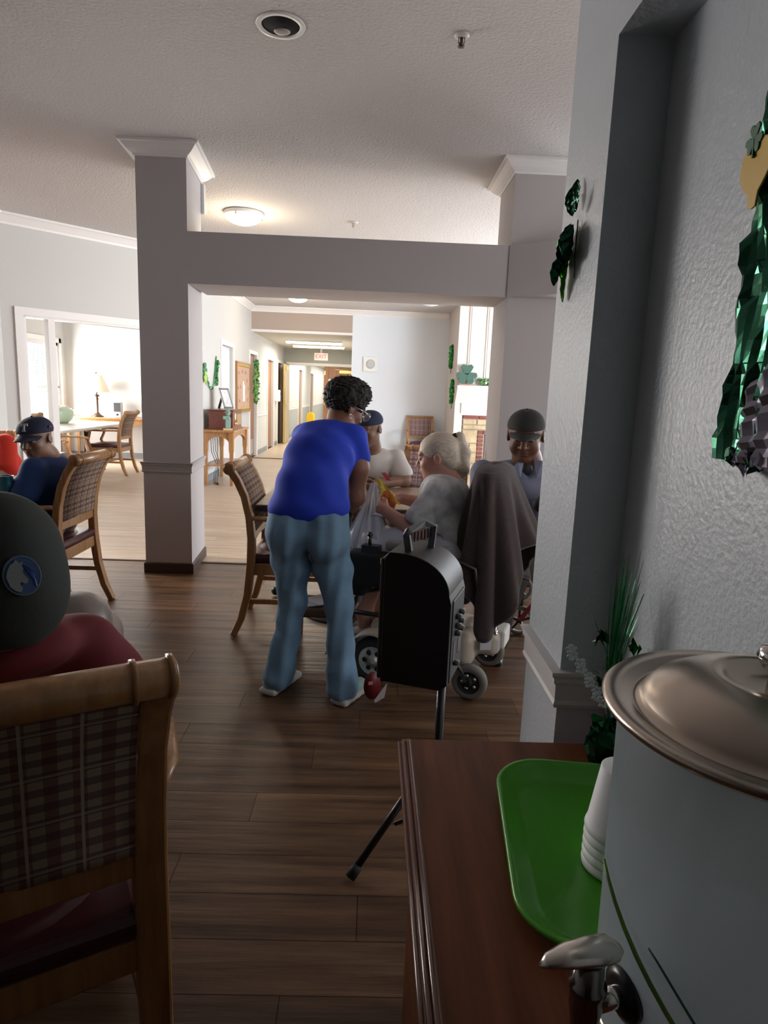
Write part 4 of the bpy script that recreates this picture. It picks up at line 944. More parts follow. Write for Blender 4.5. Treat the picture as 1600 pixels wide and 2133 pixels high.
for (a0, z0, a1, z1, r0, m_) in ((172, .20, 262, .050, .0024, mat('blade_green', (.10, .22, .02), .5)), (207, .178, 252, .085, .0016, mat('blade_teal', (.02, .12, .08), .5))):  # coloured strips imitate a plant's blades reflected on the container wall
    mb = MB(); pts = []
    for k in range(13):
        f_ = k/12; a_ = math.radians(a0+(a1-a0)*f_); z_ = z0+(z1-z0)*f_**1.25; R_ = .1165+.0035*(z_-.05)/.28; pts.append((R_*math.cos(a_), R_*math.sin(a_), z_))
    mb.sweep(pts, [(r0*(.25+.9*math.sin(PI*min(1, .1+k/12*.6))), .0008) for k in range(13)], n=6, up=(0, 0, 1)); obj('blade_reflection', mb, m_, t)
# foil plant centrepiece behind dispenser
t = thing('tinsel_plant', 'green tinsel grass spray with white flowers in a foil wrapped base behind the dispenser', 'decoration', (.415, 1.0, .752))
FOILG = mat('foil_green', (.01, .16, .035), .22, metal=.85); FOILD = mat('foil_dark', (.006, .07, .03), .3, metal=.8)
rr = random.Random(21)
def crumple(mb, c, r, n, rs, sz=.03):
    for i in range(n):
        a = rs.random()*2*PI; z = (rs.random()*2-1); q = V(math.cos(a)*math.sqrt(1-z*z)*r[0], math.sin(a)*math.sqrt(1-z*z)*r[1], z*r[2])+Vector(c)
        R = Euler((rs.random()*6, rs.random()*6, rs.random()*6)).to_matrix(); s_ = sz*(.6+.8*rs.random())
        mb.add([q+R@V(-s_, 0, 0), q+R@V(0, -s_*.5, .2*s_), q+R@V(s_, 0, 0), q+R@V(0, s_*.5, .25*s_)], [(0, 1, 2), (0, 2, 3)])
mb = MB(); mb.ball((0, 0, .045), (.030, .026, .045), n=10, m=7, smooth=False); crumple(mb, (0, 0, .045), (.028, .026, .04), 50, rr, .016); obj('foil_base', mb, FOILD, t)
mb = MB()
for i in range(26): 
    a = rr.random()*2*PI; mb.add([(0, 0, .085), (.030*math.cos(a), .026*math.sin(a), .07+.03*rr.random()), (.030*math.cos(a+.35), .026*math.sin(a+.35), .065+.03*rr.random())], [(0, 1, 2)])
obj('foil_ruffle', mb, FOILG, t)
mb = MB()
for i in range(46):
    a = rr.random()*2*PI; sp_ = .006+.022*rr.random(); h_ = .16+.14*rr.random(); cx_, cy_ = math.cos(a)*sp_*.9-.003, math.sin(a)*sp_
    mb.sweep([(0, 0, .08), (cx_*.5, cy_*.5, .08+h_*.4), (cx_*1.0+.01*h_/.3, cy_, .08+h_*.8), (cx_*1.3+.014, cy_*1.3, .08+h_)], [(.0010, .0004), (.0010, .0004), (.0008, .0003), (.0002, .0002)])
o = obj('tinsel_blades', mb, mat('tinsel_blade', (.02, .20, .07), .25, metal=.5), t); o['kind'] = 'stuff'
for k, (dx, dy, dz) in enumerate(((-.075, .0, .20), (.012, .0, .305), (-.045, .0, .27), (.045, .02, .30))):
    mb = MB(); mb.tube([(0, 0, .08), (dx*.3, dy*.3, .08+dz*.45), (dx, dy, dz)], .0007, 5); obj('stem', mb, mat('stem_pale', (.35, .38, .33), .5) if k == 0 else FOILD, t)
for k in range(9):
    f_ = .25+.75*k/8; px_, pz_ = -.075*f_**1.3-.006*(k % 2), .085+.125*f_; mb = MB()
    for j in range(5):
        a = 2*PI*j/5+k; mb.ball((px_+.0055*math.cos(a), -.004, pz_+.0055*math.sin(a)), (.0045, .0018, .0032), n=8, m=5)
    obj('flower', mb, mat('petal_white', (.62, .64, .68), .6), t)
for (px_, pz_) in ((-.03, .235), (.0, .195), (.028, .215), (-.012, .15), (.02, .13)):
    mb = MB(); crumple(mb, (px_, 0, pz_), (.010, .006, .010), 6, rr, .012); obj('foil_leaf', mb, FOILG, t)
# foil leaves on the pillar
t = thing('foil_leaf_spray', 'green foil leaf spray pinned high on the pale pillar face', 'decoration', (.375, 1.272, 1.66))
def leaf(mb, p, d, l, w_, fold=.35, tilt=0):
    p = Vector(p); d = Vector(d).normalized(); s_ = d.cross(V(1, 0, 0)).normalized(); s_ = (s_+V(tilt, 0, 0)).normalized(); nn = d.cross(s_)
    n = 6
    def fn(u, v):
        x = (u*2-1); wv = w_*math.sin(PI*(v*.92+.06))**.8; jit = .10*w_*math.sin(9*v*3+u*11)
        return p+d*(l*v)+s_*(x*wv)+nn*(abs(x)*wv*fold+jit)
    mb.grid(fn, 6, 8, smooth=False, thick=.0006)
LV = [((-.012, .0, .05), (0.05, .15, 1), .045, .010, FOILD), ((-.02, -.012, .035), (-.2, -.5, 1), .04, .010, FOILD), ((-.012, .01, .02), (-.1, .6, -.9), .05, .014, FOILG),
      ((-.016, -.01, .02), (-.15, -.25, -1), .06, .016, FOILD), ((-.008, .025, .0), (-.05, .3, -1), .06, .013, mat('foil_lime', (.12, .45, .05), .25, metal=.7)), ((-.018, .012, -.02), (-.2, .35, -1), .055, .014, FOILD),
      ((-.008, .03, -.045), (0, .22, -1), .055, .011, MATS['foil_lime']), ((-.02, 0, -.005), (-.25, -.1, -1), .04, .012, FOILD), ((-.01, .0, .045), (0, .4, .8), .03, .009, FOILG)]
for p, d, l, w_, m_ in LV:
    mb = MB(); leaf(mb, p, d, l*1.2, w_*1.45, .35, -1.1 if w_ > .0115 else -.5); obj('foil_leaf', mb, m_, t)
mb = MB(); mb.tube([(-.006, -.005, .03), (-.008, -.012, -.03), (-.008, -.018, -.075)], .0012, 6); obj('stem', mb, BLACKM, t)
# foil wall hanging at right edge
t = thing('foil_wall_hanging', 'crumpled green foil wall hanging with gold and shamrock emblem at the right edge', 'wall decoration', (.467, .714, 1.60))
rg = np.random.RandomState(4); G_ = rg.rand(40, 60)
def ff(u, v):
    i, j = int(round(u*26)), int(round(v*50)); e = .008*(G_[i % 40, (j*3) % 60]-.5) if i == 0 else 0
    x = -.006-.011*G_[i % 40, (j//3) % 60]-.007*G_[(i*7) % 40, (j+i*2)//6 % 60]-.003*math.sin(u*19+v*23)
    return (x, .115-.20*u+e+.004*math.sin(v*17), -.305+.66*v)
mb = MB(); mb.grid(ff, 26, 50, smooth=False, thick=.0008); obj('foil_sheet', mb, mat('foil_hanging', (.045, .19, .11), .24, metal=.85), t)
mb = MB()
for k in range(10): mb.box((-.012, .10-.008*k, -.300+.004*math.sin(k*2)), (.012, .010, .014), R=Euler((k, k*2, k)).to_matrix())
mb.sweep([(-.008, .10, -.297), (-.012, .118, -.299), (-.01, .126, -.296)], [(.003, .002)]*3); obj('foil_hem', mb, FOILD, t)
mb = MB(); crumple(mb, (-.012, .045, -.30), (.008, .04, .012), 30, random.Random(8), .014); mb.grid(lambda u, v: (-.02-.004*math.sin(u*20)-.003*math.sin(v*30), .068-.10*u, -.305+.16*v*(.55+.45*u)), 10, 12, smooth=False, thick=.0005); obj('silver_foil', mb, mat('foil_lilac', (.42, .40, .50), .3, metal=.7), t)
GD = mat('emblem_gold', (.62, .40, .07), .4)
M = Matrix.Translation((-.026, .088, .045))@Matrix.Scale(.72, 4)@Matrix.Rotation(-PI/2, 4, 'Z')@Matrix.Rotation(PI/2, 4, 'X')
mb = MB(); mb.prism([(x*.045-.01, y*.055-.02) for x, y in ((-.2, -.95), (.05, -1), (.3, -.95), (.35, -.55), (.6, -.35), (.85, -.1), (1, .25), (.95, .6), (.7, .85), (.3, .98), (-.2, 1), (-.65, .9), (-.95, .6), (-1, .2), (-.9, -.1), (-.6, -.4), (-.3, -.55))], .004, M); obj('gold_emblem', mb, GD, t, bev=.001)
shamrock(t, .017, M@Matrix.Translation((-.02, .035, .004)), mat('emblem_green', (.02, .12, .06), .5), .003, names=('shamrock_leaf', 'shamrock_stem'))
# ================================================================== PA SPEAKER ON TRIPOD
rot = math.radians(-19)
t = thing('loudspeaker', 'black portable loudspeaker with curved top, seen from behind on its pole', 'loudspeaker', (.170, 1.79, .557), rot); t.scale = (.95, .93, .885)
pts = [(-.098, 0), (.085, 0), (.105, .02), (.105, .285), (.098, .31)]
for k in range(33): a = PI/2*k/32; pts.append((-.055+.153*math.cos(a*.98+.0), .31+.118*math.sin(a)))
pts += [(-.085, .428), (-.098, .41)]
M = FACE(0, .105, 0); mb = MB(); mb.prism(pts, .21, M); obj('cabinet', mb, mat('speaker_shell', (.010, .010, .011), .48, spec=.35), t, bev=.012, seg=3)
mb = MB(); mb.box((-.104, 0, .205), (.016, .20, .40)); obj('front_grille', mb, mat('speaker_front', (.02, .02, .022), .5), t, bev=.006)
mb = MB(); mb.box((.1035, .0, .155), (.010, .165, .27)); pn = obj('control_panel', mb, mat('panel_black', (.008, .008, .009), .5), t, bev=.003)
for (y, z, r) in ((-.03, .225, .010), (-.03, .195, .010), (-.03, .17, .010), (.02, .225, .010), (.02, .195, .010), (.02, .17, .010), (-.03, .07, .010)):
    mb = MB(); mb.lathe([(r, 0), (r*.9, .014), (0, .015)], c=(.108, y, z), n=16, R=Matrix.Rotation(PI/2, 3, 'Y')); obj('knob', mb, BLACK, pn)
    mb = MB(); mb.box((.124, y, z+.005), (.002, .003, .008)); obj('indicator', mb, WHITE, pn)
mb = MB(); mb.box((.109, -.045, .115), (.002, .02, .07)); mb.box((.109, .03, .11), (.002, .035, .05)); obj('printed_label', mb, mat('panel_label', (.10, .09, .10), .5), pn)
mb = MB()
mb.sweep([(-.035, -.055, .40), (-.048, -.055, .475), (-.045, -.05, .488), (-.02, .03, .50), (.006, .055, .49), (.0, .055, .40)], [(.010, .008)]*6, up=(0, 1, 0)); hb = obj('carry_handle', mb, mat('handle_grey', (.07, .075, .08), .45), t, bev=.002)
for k in range(8):
    mb = MB(); f_ = k/7; mb.box((-.046+.048*f_, -.046+.092*f_, .462+.008*f_), (.004, .010, .030)); obj('grip_rib', mb, mat('rib_dark', (.02, .02, .022), .5), hb)
mb = MB(); mb.box((0, 0, -.008), (.09, .09, .016)); obj('pole_cup', mb, BLACK, t)
t = thing('speaker_stand', 'black tripod stand carrying the loudspeaker', 'stand', (.235, 1.785, 0))
mb = MB(); mb.tube([(0, 0, .14), (0, 0, .548)], .0125, 18); obj('pole', mb, BLACK, t)
mb = MB(); mb.tube([(0, 0, .10), (0, 0, .32)], .021, 18); mb.box((.0, -.025, .2), (.02, .03, .02)); obj('collar', mb, BLACK, t)
for a in (214, 94, 334):
    a = math.radians(a); e_ = V(math.cos(a), math.sin(a), 0)
    mb = MB(); mb.tube([e_*.02+V(0, 0, .30), e_*.29+V(0, 0, .028)], .011, 12); lg = obj('leg', mb, BLACK, t)
    mb = MB(); mb.tube([e_*.275+V(0, 0, .042), e_*.302+V(0, 0, .014)], .0155, 12); obj('rubber_foot', mb, BLACKM, lg)
    mb = MB(); mb.tube([V(0, 0, .12), e_*.15+V(0, 0, .125)], .006, 8); obj('brace', mb, BLACK, t)
# ================================================================== POWER WHEELCHAIR (local +y = forward)
RZ = math.radians(68)
t = PW = thing('power_wheelchair', 'cream and black power wheelchair carrying the grey-haired woman', 'wheelchair', (.35, 3.05, 0), RZ)
CREAM = mat('shroud_cream', (.52, .46, .38), .35); TYRE = mat('tyre_grey', (.16, .15, .135), .75); TYREB = mat('tyre_black', (.03, .03, .03), .8); SILV = mat('hub_silver', (.62, .62, .62), .3, metal=.7)
def wheel(x, y, r, w_, tyre, hub, style, name='wheel'):
    R = Matrix.Rotation(PI/2, 3, 'Y'); mb = MB()
    mb.lathe([(r*.62, -w_*.42), (r*.80, -w_*.5), (r*.94, -w_*.42), (r, -w_*.15), (r, w_*.15), (r*.94, w_*.42), (r*.80, w_*.5), (r*.62, w_*.42), (r*.62, -w_*.42)], c=(x, y, r), n=40, R=R); wo = obj(name, mb, tyre, PW)
    mb = MB(); mb.lathe([(0, -w_*.30), (r*.62, -w_*.30), (r*.64, -w_*.44), (r*.60, -w_*.44), (r*.55, -w_*.33), (r*.20, -w_*.36), (r*.20, -w_*.5), (0, -w_*.5)], c=(x, y, r), n=32, R=R)
    mb.lathe([(0, w_*.5), (r*.20, w_*.5), (r*.20, w_*.36), (r*.55, w_*.33), (r*.60, w_*.44), (r*.64, w_*.44), (r*.62, w_*.30), (0, w_*.30)], c=(x, y, r), n=32, R=R); obj('hub', mb, hub, wo)
    mb = MB()
    for k in range(style):
        a = 2*PI*k/style
        for sx in (-1, 1): mb.lathe([(0, 0), (r*.11, 0), (r*.11, .004), (0, .004)], c=(x+sx*w_*.345-.002, y+math.cos(a)*r*.38, r+math.sin(a)*r*.38), n=12, R=R)
    if style: obj('hub_holes', mb, BLACKM if hub is SILV else CHROME, wo)
    return wo
for sx in (-1, 1):
    wheel(sx*.225, .225, .112, .075, TYREB, SILV, 6)
    mb = MB(); mb.grid(lambda u, v: (sx*.225+(u*2-1)*.055, .225+math.cos(.25+v*2.5)*.135, .112+math.sin(.25+v*2.5)*.135), 4, 14, thick=.008); obj('fender', mb, CREAM, PW)
    wheel(sx*.205, -.235, .083, .052, TYRE, BLACKM, 5, 'caster')
    mb = MB(); mb.sweep([(sx*.205, -.235, .083), (sx*.245, -.225, .10), (sx*.245, -.16, .20), (sx*.18, -.12, .22)], [(.012, .008)]*4); mb.box((sx*.205, -.235, .083), (.09, .02, .02)); obj('caster_fork', mb, BLACK, PW)
    wheel(sx*.15, .44, .05, .03, TYREB, WHITE, 0, 'caster')
    mb = MB(); mb.grid(lambda u, v: (sx*.15+(u*2-1)*.028, .44+math.cos(.2+v*2.4)*.068, .05+math.sin(.2+v*2.4)*.068), 3, 10, thick=.006); obj('fender', mb, CREAM, PW)
sd = SDF(.008)
Mw = Matrix.Translation((.35, 3.05, 0))@Matrix.Rotation(RZ, 4, 'Z'); Rw = Matrix.Rotation(RZ, 3, 'Z')
def pw(x, y, z): return tuple(Mw@Vector((x, y, z)))
def lobj(name, sd_, m, parent=None, noise=None, **k):
    """SDF built in local coordinates of a rotated parent"""
    me = sd_.mesh(name, noise); me.materials.append(m); o = bpy.data.objects.new(name, me); COL.objects.link(o); o.parent = parent
    for a, b in k.items(): o[a] = b
    return o
sd = SDF(.007); sd.rbox((0, .03, .20), (.17, .26, .085), .05).rbox((0, -.25, .235), (.11, .09, .065), .045, k=.03); lobj('shroud', sd, CREAM, PW)
mb = MB(); mb.box((.0, -.335, .25), (.14, .05, .09)); obj('rear_bumper', mb, mat('bumper_white', (.66, .64, .6), .35), PW, bev=.012)
mb = MB(); mb.box((-.10, -.29, .235), (.03, .09, .05), rz=.5); lb = obj('maker_label', mb, mat('label_pale', (.55, .56, .60), .4), PW, bev=.003)
mb = MB(); mb.tube([(0, 0, .26), (0, 0, .44)], .04, 16); mb.box((0, 0, .44), (.36, .36, .025)); obj('seat_post', mb, BLACKM, PW)
sd = SDF(.008); sd.rbox((0, .01, .49), (.235, .23, .048), .035); lobj('seat_cushion', sd, mat('seat_black', (.02, .02, .022), .6), PW)
sd = SDF(.008); Rb = Matrix.Rotation(.05, 3, 'X'); sd.rbox((0, -.235, .75), (.225, .045, .27), .035, Rb); lobj('backrest', sd, mat('seat_black', (.02, .02, .022), .6), PW)
for sx in (-1, 1):
    mb = MB(); mb.tube([(sx*.25, -.27, .42), (sx*.27, -.24, .63), (sx*.27, -.15, .66), (sx*.27, .12, .66)], .011, 10); obj('arm_tube', mb, BLACK, PW)
    sd = SDF(.006); sd.rbox((sx*.275, .02, .69), (.032, .15, .022), .018); lobj('armrest', sd, mat('arm_pad', (.15, .155, .14), .6), PW)
    mb = MB(); mb.tube([(sx*.13, .22, .44), (sx*.14, .36, .40), (sx*.14, .42, .20), (sx*.14, .44, .14)], .012, 10); obj('legrest_tube', mb, BLACK, PW)
mb = MB(); mb.box((-.20, .33, .52), (.12, .10, .20)); mb.box((-.27, .22, .57), (.09, .26, .16)); obj('pouch', mb, mat('pouch_black', (.006, .006, .007), .7), PW, bev=.02, seg=3)
mb = MB(); mb.box((-.325, .16, .625), (.004, .035, .025)); obj('yellow_tag', mb, mat('tag_yellow', (.7, .5, .05), .5), PW)
mb = MB(); mb.box((-.28, .24, .665), (.05, .08, .035)); mb.tube([(-.28, .25, .67), (-.28, .25, .73)], .009, 8); mb.ball((-.28, .25, .73), .013); obj('joystick', mb, BLACK, PW)
mb = MB(); mb.box((0, .40, .13), (.34, .18, .015)); obj('footplate', mb, mat('footplate_grey', (.35, .33, .30), .6), PW, bev=.004)
mb = MB(); mb.tube([(-.30, .36, .36), (-.30, .10, .36)], .012, 8); mb.tube([(-.30, .36, .30), (-.30, .36, .42)], .014, 8); mb.box((-.26, .0, .42), (.10, .16, .07)); obj('side_hanger', mb, BLACK, PW)
for k, z in enumerate((.33, .39)):
    mb = MB(); R = Matrix.Rotation(PI/2, 3, 'Y'); mb.lathe([(.018, -.006), (.024, -.006), (.024, .006), (.018, .006), (.018, -.006)], c=(-.16-.03*k, -.33, z+.0), n=18, R=Matrix.Rotation(PI/2, 3, 'X')); obj('push_ring', mb, CHROME, PW)
t = thing('red_tag', 'red oval tag dangling beside the loudspeaker above the floor', 'tag', (.045, 2.62, .035), .3)
mb = MB(); mb.lathe([(0, -.003), (.062, -.003), (.062, .003), (0, .003)], n=32, R=Matrix.Rotation(PI/2, 3, 'X'), c=(0, 0, .085)); o = obj('tag_disc', mb, mat('tag_red', (.13, .006, .010), .45), t); o.scale = (.62, 1, 1.0)
mb = MB(); mb.box((-.01, -.006, .10), (.02, .002, .015)); obj('tag_mark', mb, mat('tag_mark', (.5, .2, .2), .5), t)
mb = MB(); mb.add([(.01, .004, .01), (.07, .004, .09), (.06, .006, .02), (.02, .006, .0)], [(0, 1, 2, 3)]); obj('tag_tail', mb, mat('tag_paper', (.45, .42, .42), .5), t)
# towel draped over the wheelchair back
t = thing('towel', 'dark brown towel draped over the wheelchair backrest', 'towel', (.35, 3.05, 0), RZ)
def tw(u, v):
    ph = u*2*PI; c_, s_ = math.cos(ph), math.sin(ph)
    zb = .47+.17*max(0, s_)+.22*max(0, -s_)**3-.11*max(0, -c_)**2*(1 if s_ < .2 else .5)+.05*math.sin(3*ph+1)
    if v < .18:
        k = v/.18; ax_, ay_, z = .20*k**.5+.03*k, .058*k**.5+.012*k, 1.065-.025*k**3-.012*abs(c_)*k
    else:
        k = (v-.18)/.82; ax_, ay_ = .23+.045*k**.8, .070+.105*k**.9*(1.0-.25*max(0, s_)); z = 1.04-(1.04-zb)*k
        f_ = .24*k**.7*math.sin(8*ph+1.1*math.sin(2*ph)+.8*k)+.09*k*math.sin(17*ph); ax_ *= 1+.35*f_; ay_ *= 1+f_
    return (ax_*c_, -.245-.035*v*(1-.6*max(0, s_))+ay_*s_, z)
mb = MB(); mb.grid(tw, 150, 44, thick=.006); obj('towel_cloth', mb, mat('towel_brown', (.045, .030, .028), .95, bump=.5, bscale=260, sheen=.1), t)
mb = MB(); mb.tube([tuple(Vector(tw(i/120, 1.0))+V(0, 0, -.001)) for i in range(121)], .0045, 6); obj('hem', mb, mat('towel_hem', (.16, .13, .12), .9), t)
# ================================================================== PEOPLE
SKD = mat('skin_dark', (.13, .055, .032), .5, sss=.05, spec=.4); SKB = mat('skin_brown', (.25, .13, .085), .5, sss=.05); SKL = mat('skin_light', (.50, .25, .18), .5, sss=.08)
LIPD = mat('lips_dark', (.12, .045, .04), .45); LIPL = mat('lips_light', (.36, .14, .11), .45); DKB = mat('dark_hair', (.012, .010, .009), .8)
def cap_parts(parent, c, R, sc, m, brim=True, back=False, tilt=0, mbrim=None):
    C = Vector(c)
    s = SDF(.004); f = lambda x, y, z: tuple(C+R@V(x*sc, y*sc, z*sc))
    s.ell(f(0, -.014, .052), tuple(q*sc for q in (.084, .105, .068)), R, .01).ell(f(0, -.014, .045), tuple(q*sc for q in (.084, .105, .05)), R, .01)
    s.cut(f(0, 0, .036), R@V(0, .16, -1)); s.ell(f(0, -.01, .028), tuple(q*sc for q in (.078, .098, .088)), R, .004, '-')
    o = sobj('cap_crown', s, m, parent)
    L = Vector(parent.location)
    mb = MB(); mb.ball(Vector(f(0, -.014, .121))-L, .006*sc); obj('cap_button', mb, m, parent)
    if brim:
        mb = MB()
        def bf(u, v):
            x = (u*2-1); X = x*.074*(1-.22*v*v); ybase = .092-.055*x*x; Y = ybase+v*.070*(1-x*x*.55); Z = .046-.020*x*x-.016*v
            return Vector(f(X, Y, Z))-L
        mb.grid(bf, 14, 8, thick=.004); obj('cap_brim', mb, mbrim or m, parent)
    return f
# ---- woman in blue, bending
t = thing('person', 'person in royal blue t-shirt and jeans bending over the table, seen from behind', 'person', (-.24, 2.75, 0))
hr = hrot(math.radians(-58), math.radians(26)); hc = (-.122, 3.12, 1.288)
s = SDF(.0055); add_head(s, hc, hr, .98, (-.145, 3.04, 1.19), .055)
s.chain([(-.145, 3.04, 1.19), (-.18, 2.97, 1.09), (-.23, 2.84, .95), (-.255, 2.78, .84)], [.055, .07, .08, .08], .05)
s.chain([(-.072, 2.985, 1.14), (-.058, 2.975, 1.02), (-.060, 2.985, .885), (-.078, 3.07, .835), (-.085, 3.12, .815)], [.052, .054, .043, .034, .026], .03); s.chain([(-.30, 3.06, 1.14), (-.21, 3.26, .93), (-.075, 3.30, .935)], [.046, .040, .026], .03)
s.chain([(-.34, 2.79, .78), (-.325, 2.81, .42), (-.385, 2.79, .08)], [.07, .05, .035]); s.chain([(-.17, 2.77, .78), (-.115, 2.77, .41), (-.085, 2.715, .08)], [.07, .05, .035])
add_hand(s, (-.085, 3.12, .815), (.35, .6, -.35), (-.3, -.2, -1), .8, .95, 1); add_hand(s, (-.075, 3.30, .935), (1, -.1, -.15), (0, -.3, -1), .8, .95, -1)
sobj('body', s, mat('skin_warm_dark', (.22, .095, .055), .5, sss=.05), t)
s = SDF(.006)
s.ell((-.340, 2.735, .755), (.098, .105, .115), k=.04).ell((-.175, 2.715, .755), (.098, .105, .115), k=.03).ell((-.257, 2.77, .83), (.168, .112, .09), k=.05)
s.chain([(-.340, 2.78, .76), (-.333, 2.795, .60), (-.325, 2.81, .43), (-.352, 2.80, .24), (-.383, 2.79, .075)], [.092, .080, .060, .056, .070], .03)
s.chain([(-.172, 2.76, .76), (-.145, 2.77, .60), (-.112, 2.77, .42), (-.100, 2.735, .24), (-.087, 2.715, .065)], [.094, .083, .062, .058, .073], .022)
s.cut((0, 0, .028), (0, 0, -1)); s.cut((-.255, 2.75, .885), (0, .25, 1))
sobj('jeans', s, mat('denim', (.17, .30, .44), .85, bump=.25, bscale=300, var=.22, vscale=5), t, wrinkle(.0030, 7, 5, 42, .6, .9))
s = SDF(.007)
s.ell((-.257, 2.765, .865), (.178, .128, .085), k=.05).ell((-.247, 2.81, .96), (.160, .128, .12), k=.06).ell((-.222, 2.90, 1.07), (.160, .125, .125), k=.06).ell((-.195, 3.0, 1.15), (.152, .11, .088), k=.05)
s.cap((-.078, 2.985, 1.150), (-.062, 2.985, 1.075), .070, .066, .03).cap((-.30, 3.06, 1.145), (-.275, 3.12, 1.07), .072, .066, .03)
s.cap((-.140, 3.055, 1.215), (-.12, 3.09, 1.26), .056, .056, .012, '-'); s.cut((-.257, 2.75, .800), (-.12, .30, -1), .28); s.cut((-.045, 2.99, 1.045), (.15, .1, -1), .085)
sobj('t_shirt', s, mat('shirt_royal_blue', (.008, .040, .50), .8), t, wrinkle(.0026, 22, -12, 17, 1.1, .7))
C = Vector(hc); f = lambda x, y, z: tuple(C+hr@V(x, y, z))
s = SDF(.0045); s.ell(f(0, -.024, .045), (.098, .108, .098), hr, .02).ell(f(0, .02, .095), (.075, .075, .055), hr, .03).ell(f(0, .105, -.05), (.085, .075, .085), hr, .01, '-').ell(f(.085, .02, -.02), (.03, .04, .04), hr, .01, '-').ell(f(0, -.05, -.09), (.08, .08, .045), hr, .02, '-')
sobj('hair', s, mat('hair_black', (.012, .008, .006), .75, bump=1, bscale=120), t, lambda X, Y, Z: .0085*(np.sin(95*X+30*np.sin(22*Z))*np.sin(90*Y+2.5*np.sin(31*X))*np.sin(88*Z+2*np.sin(40*Y)))+.003*np.sin(190*X+60*Z)*np.sin(170*Y-50*X))
L = Vector(t.location); g_ = lambda x, y, z: Vector(f(x, y, z))-L
mb = MB()
for sx in (-1, 1):
    mb.tube([g_(sx*.033+.026*math.cos(a*PI/8), .106, .006+.021*math.sin(a*PI/8)) for a in range(17)], .0022, 6, caps=False); mb.tube([g_(sx*.059, .104, .010), g_(sx*.084, .06, .012), g_(sx*.086, -.01, .008)], .0022, 6)
mb.tube([g_(-.008, .108, .01), g_(.008, .108, .01)], .002, 6); gl = obj('glasses', mb, CHROME, t)
for sx in (-1, 1):
    mb = MB(); mb.lathe([(0, 0), (.025, 0), (.025, .001), (0, .001)], n=20, c=g_(sx*.033, .106, .006), R=hr@Matrix.Rotation(PI/2, 3, 'X')); obj('lens', mb, mat('lens', (.6, .65, .7), .05, alpha=.25), gl)
mb = MB(); mb.tube([g_(.088+.0*a, -.008+.009*math.cos(a*PI/6), -.042+.010*math.sin(a*PI/6)) for a in range(13)], .0014, 6, caps=False); obj('earring', mb, CHROME, t)
head_extras(t, hc, hr, .98, LIPD)
def shoe(parent, heel, toe, m, msole, w_=.044, h_=.075):
    a = Vector(heel); b = Vector(toe); d = (b-a).normalized(); x = V(d.y, -d.x, 0)
    R = Matrix((x, d, V(0, 0, 1))).transposed(); L_ = (b-a).length
    s = SDF(.004); s.cap(tuple(a+d*.045+V(0, 0, .052)), tuple(b-d*.05+V(0, 0, .034)), w_*.85, w_*.72, .03); s.cap(tuple(a+d*.045+V(0, 0, .05)), tuple(a+d*.07+V(0, 0, h_+.01)), w_*.8, w_*.72, .02); s.cut((0, 0, .018), (0, 0, -1)); s.cut(tuple(a+V(0, 0, h_+.018)), (0, 0, 1))
    so = sobj('shoe', s, m, parent)
    s = SDF(.004); s.rbox(tuple(a+d*(L_*.5)+V(0, 0, .017)), (w_*.98, L_*.5, .015), .013, R)
    for k in range(5): s.ell(tuple(a+d*(L_*(.1+.2*k))+V(0, 0, .012)), (w_*1.02, L_*.10, .012), R, .006)
    s.cut((0, 0, .001), (0, 0, -1))
    o = sobj('sole', s, msole, parent); o.parent = so
    mb = MB(); c0 = a+d*L_*.45-Vector(parent.location)
    for k in range(4): mb.tube([c0+d*.018*k+x*.022+V(0, 0, .070-.005*k), c0+d*(.018*k+.004)+V(0, 0, .080-.006*k), c0+d*.018*k-x*.022+V(0, 0, .070-.005*k)], .0022, 5)
    o = obj('laces', mb, WHITE, parent); o.parent = so
SOLEW = mat('sole_white', (.55, .54, .52), .35)
MINT = mat('shoe_mint', (.35, .52, .46), .7)
shoe(t, (-.430, 2.735, 0), (-.325, 2.965, 0), MINT, SOLEW); shoe(t, (-.105, 2.655, 0), (.015, 2.86, 0), MINT, SOLEW)
# ---- grey-haired woman in the power wheelchair
t = thing('person', 'grey-haired person with ponytail in pale patterned shirt seated in the power wheelchair', 'person', (.35, 3.05, 0))
hr = hrot(math.radians(78), math.radians(10)); hc = (.325, 3.13, 1.065); RL = Matrix.Rotation(RZ, 3, 'Z')
s = SDF(.0055); add_head(s, hc, hr, .97, (.375, 3.10, .95), .05, jaw=1.05)
s.chain([(.375, 3.10, .95), (.37, 3.07, .80), (.42, 3.03, .60)], [.07, .11, .12], .05)
s.chain([(.315, 2.965, .915), (.235, 2.915, .735), (.085, 3.02, .815)], [.046, .040, .027], .02); s.chain([(.40, 3.235, .92), (.30, 3.31, .81), (.165, 3.30, .835)], [.046, .038, .027], .02)
s.chain([(.42, 2.98, .59), (.08, 3.04, .59), (-.0, 3.09, .30), (.01, 3.10, .16)], [.07, .05, .040, .034]); s.chain([(.45, 3.12, .59), (.14, 3.24, .59), (.06, 3.25, .2)], [.07, .05, .036])
add_hand(s, (.085, 3.02, .815), (-.75, .55, .35), (.3, .5, -.8), 1.0, .92, -1); add_hand(s, (.165, 3.30, .835), (-1, -.1, -.12), (.1, 0, -1), .55, .92, 1)
sobj('body', s, SKL, t)
s = SDF(.006)
s.ell((.362, 3.09, .86), (.165, .125, .135), RL, .05).ell((.395, 3.06, .70), (.165, .13, .14), RL, .06).ell((.365, 3.10, .925), (.145, .10, .065), RL, .04)
s.cap((.318, 2.975, .915), (.245, 2.935, .80), .066, .072, .03).cap((.395, 3.225, .92), (.34, 3.28, .84), .062, .066, .03)
s.cap((.375, 3.10, .95), (.35, 3.11, 1.01), .055, .055, .015, '-'); s.cut((.24, 2.93, .772), (-.45, -.05, -1), .10)
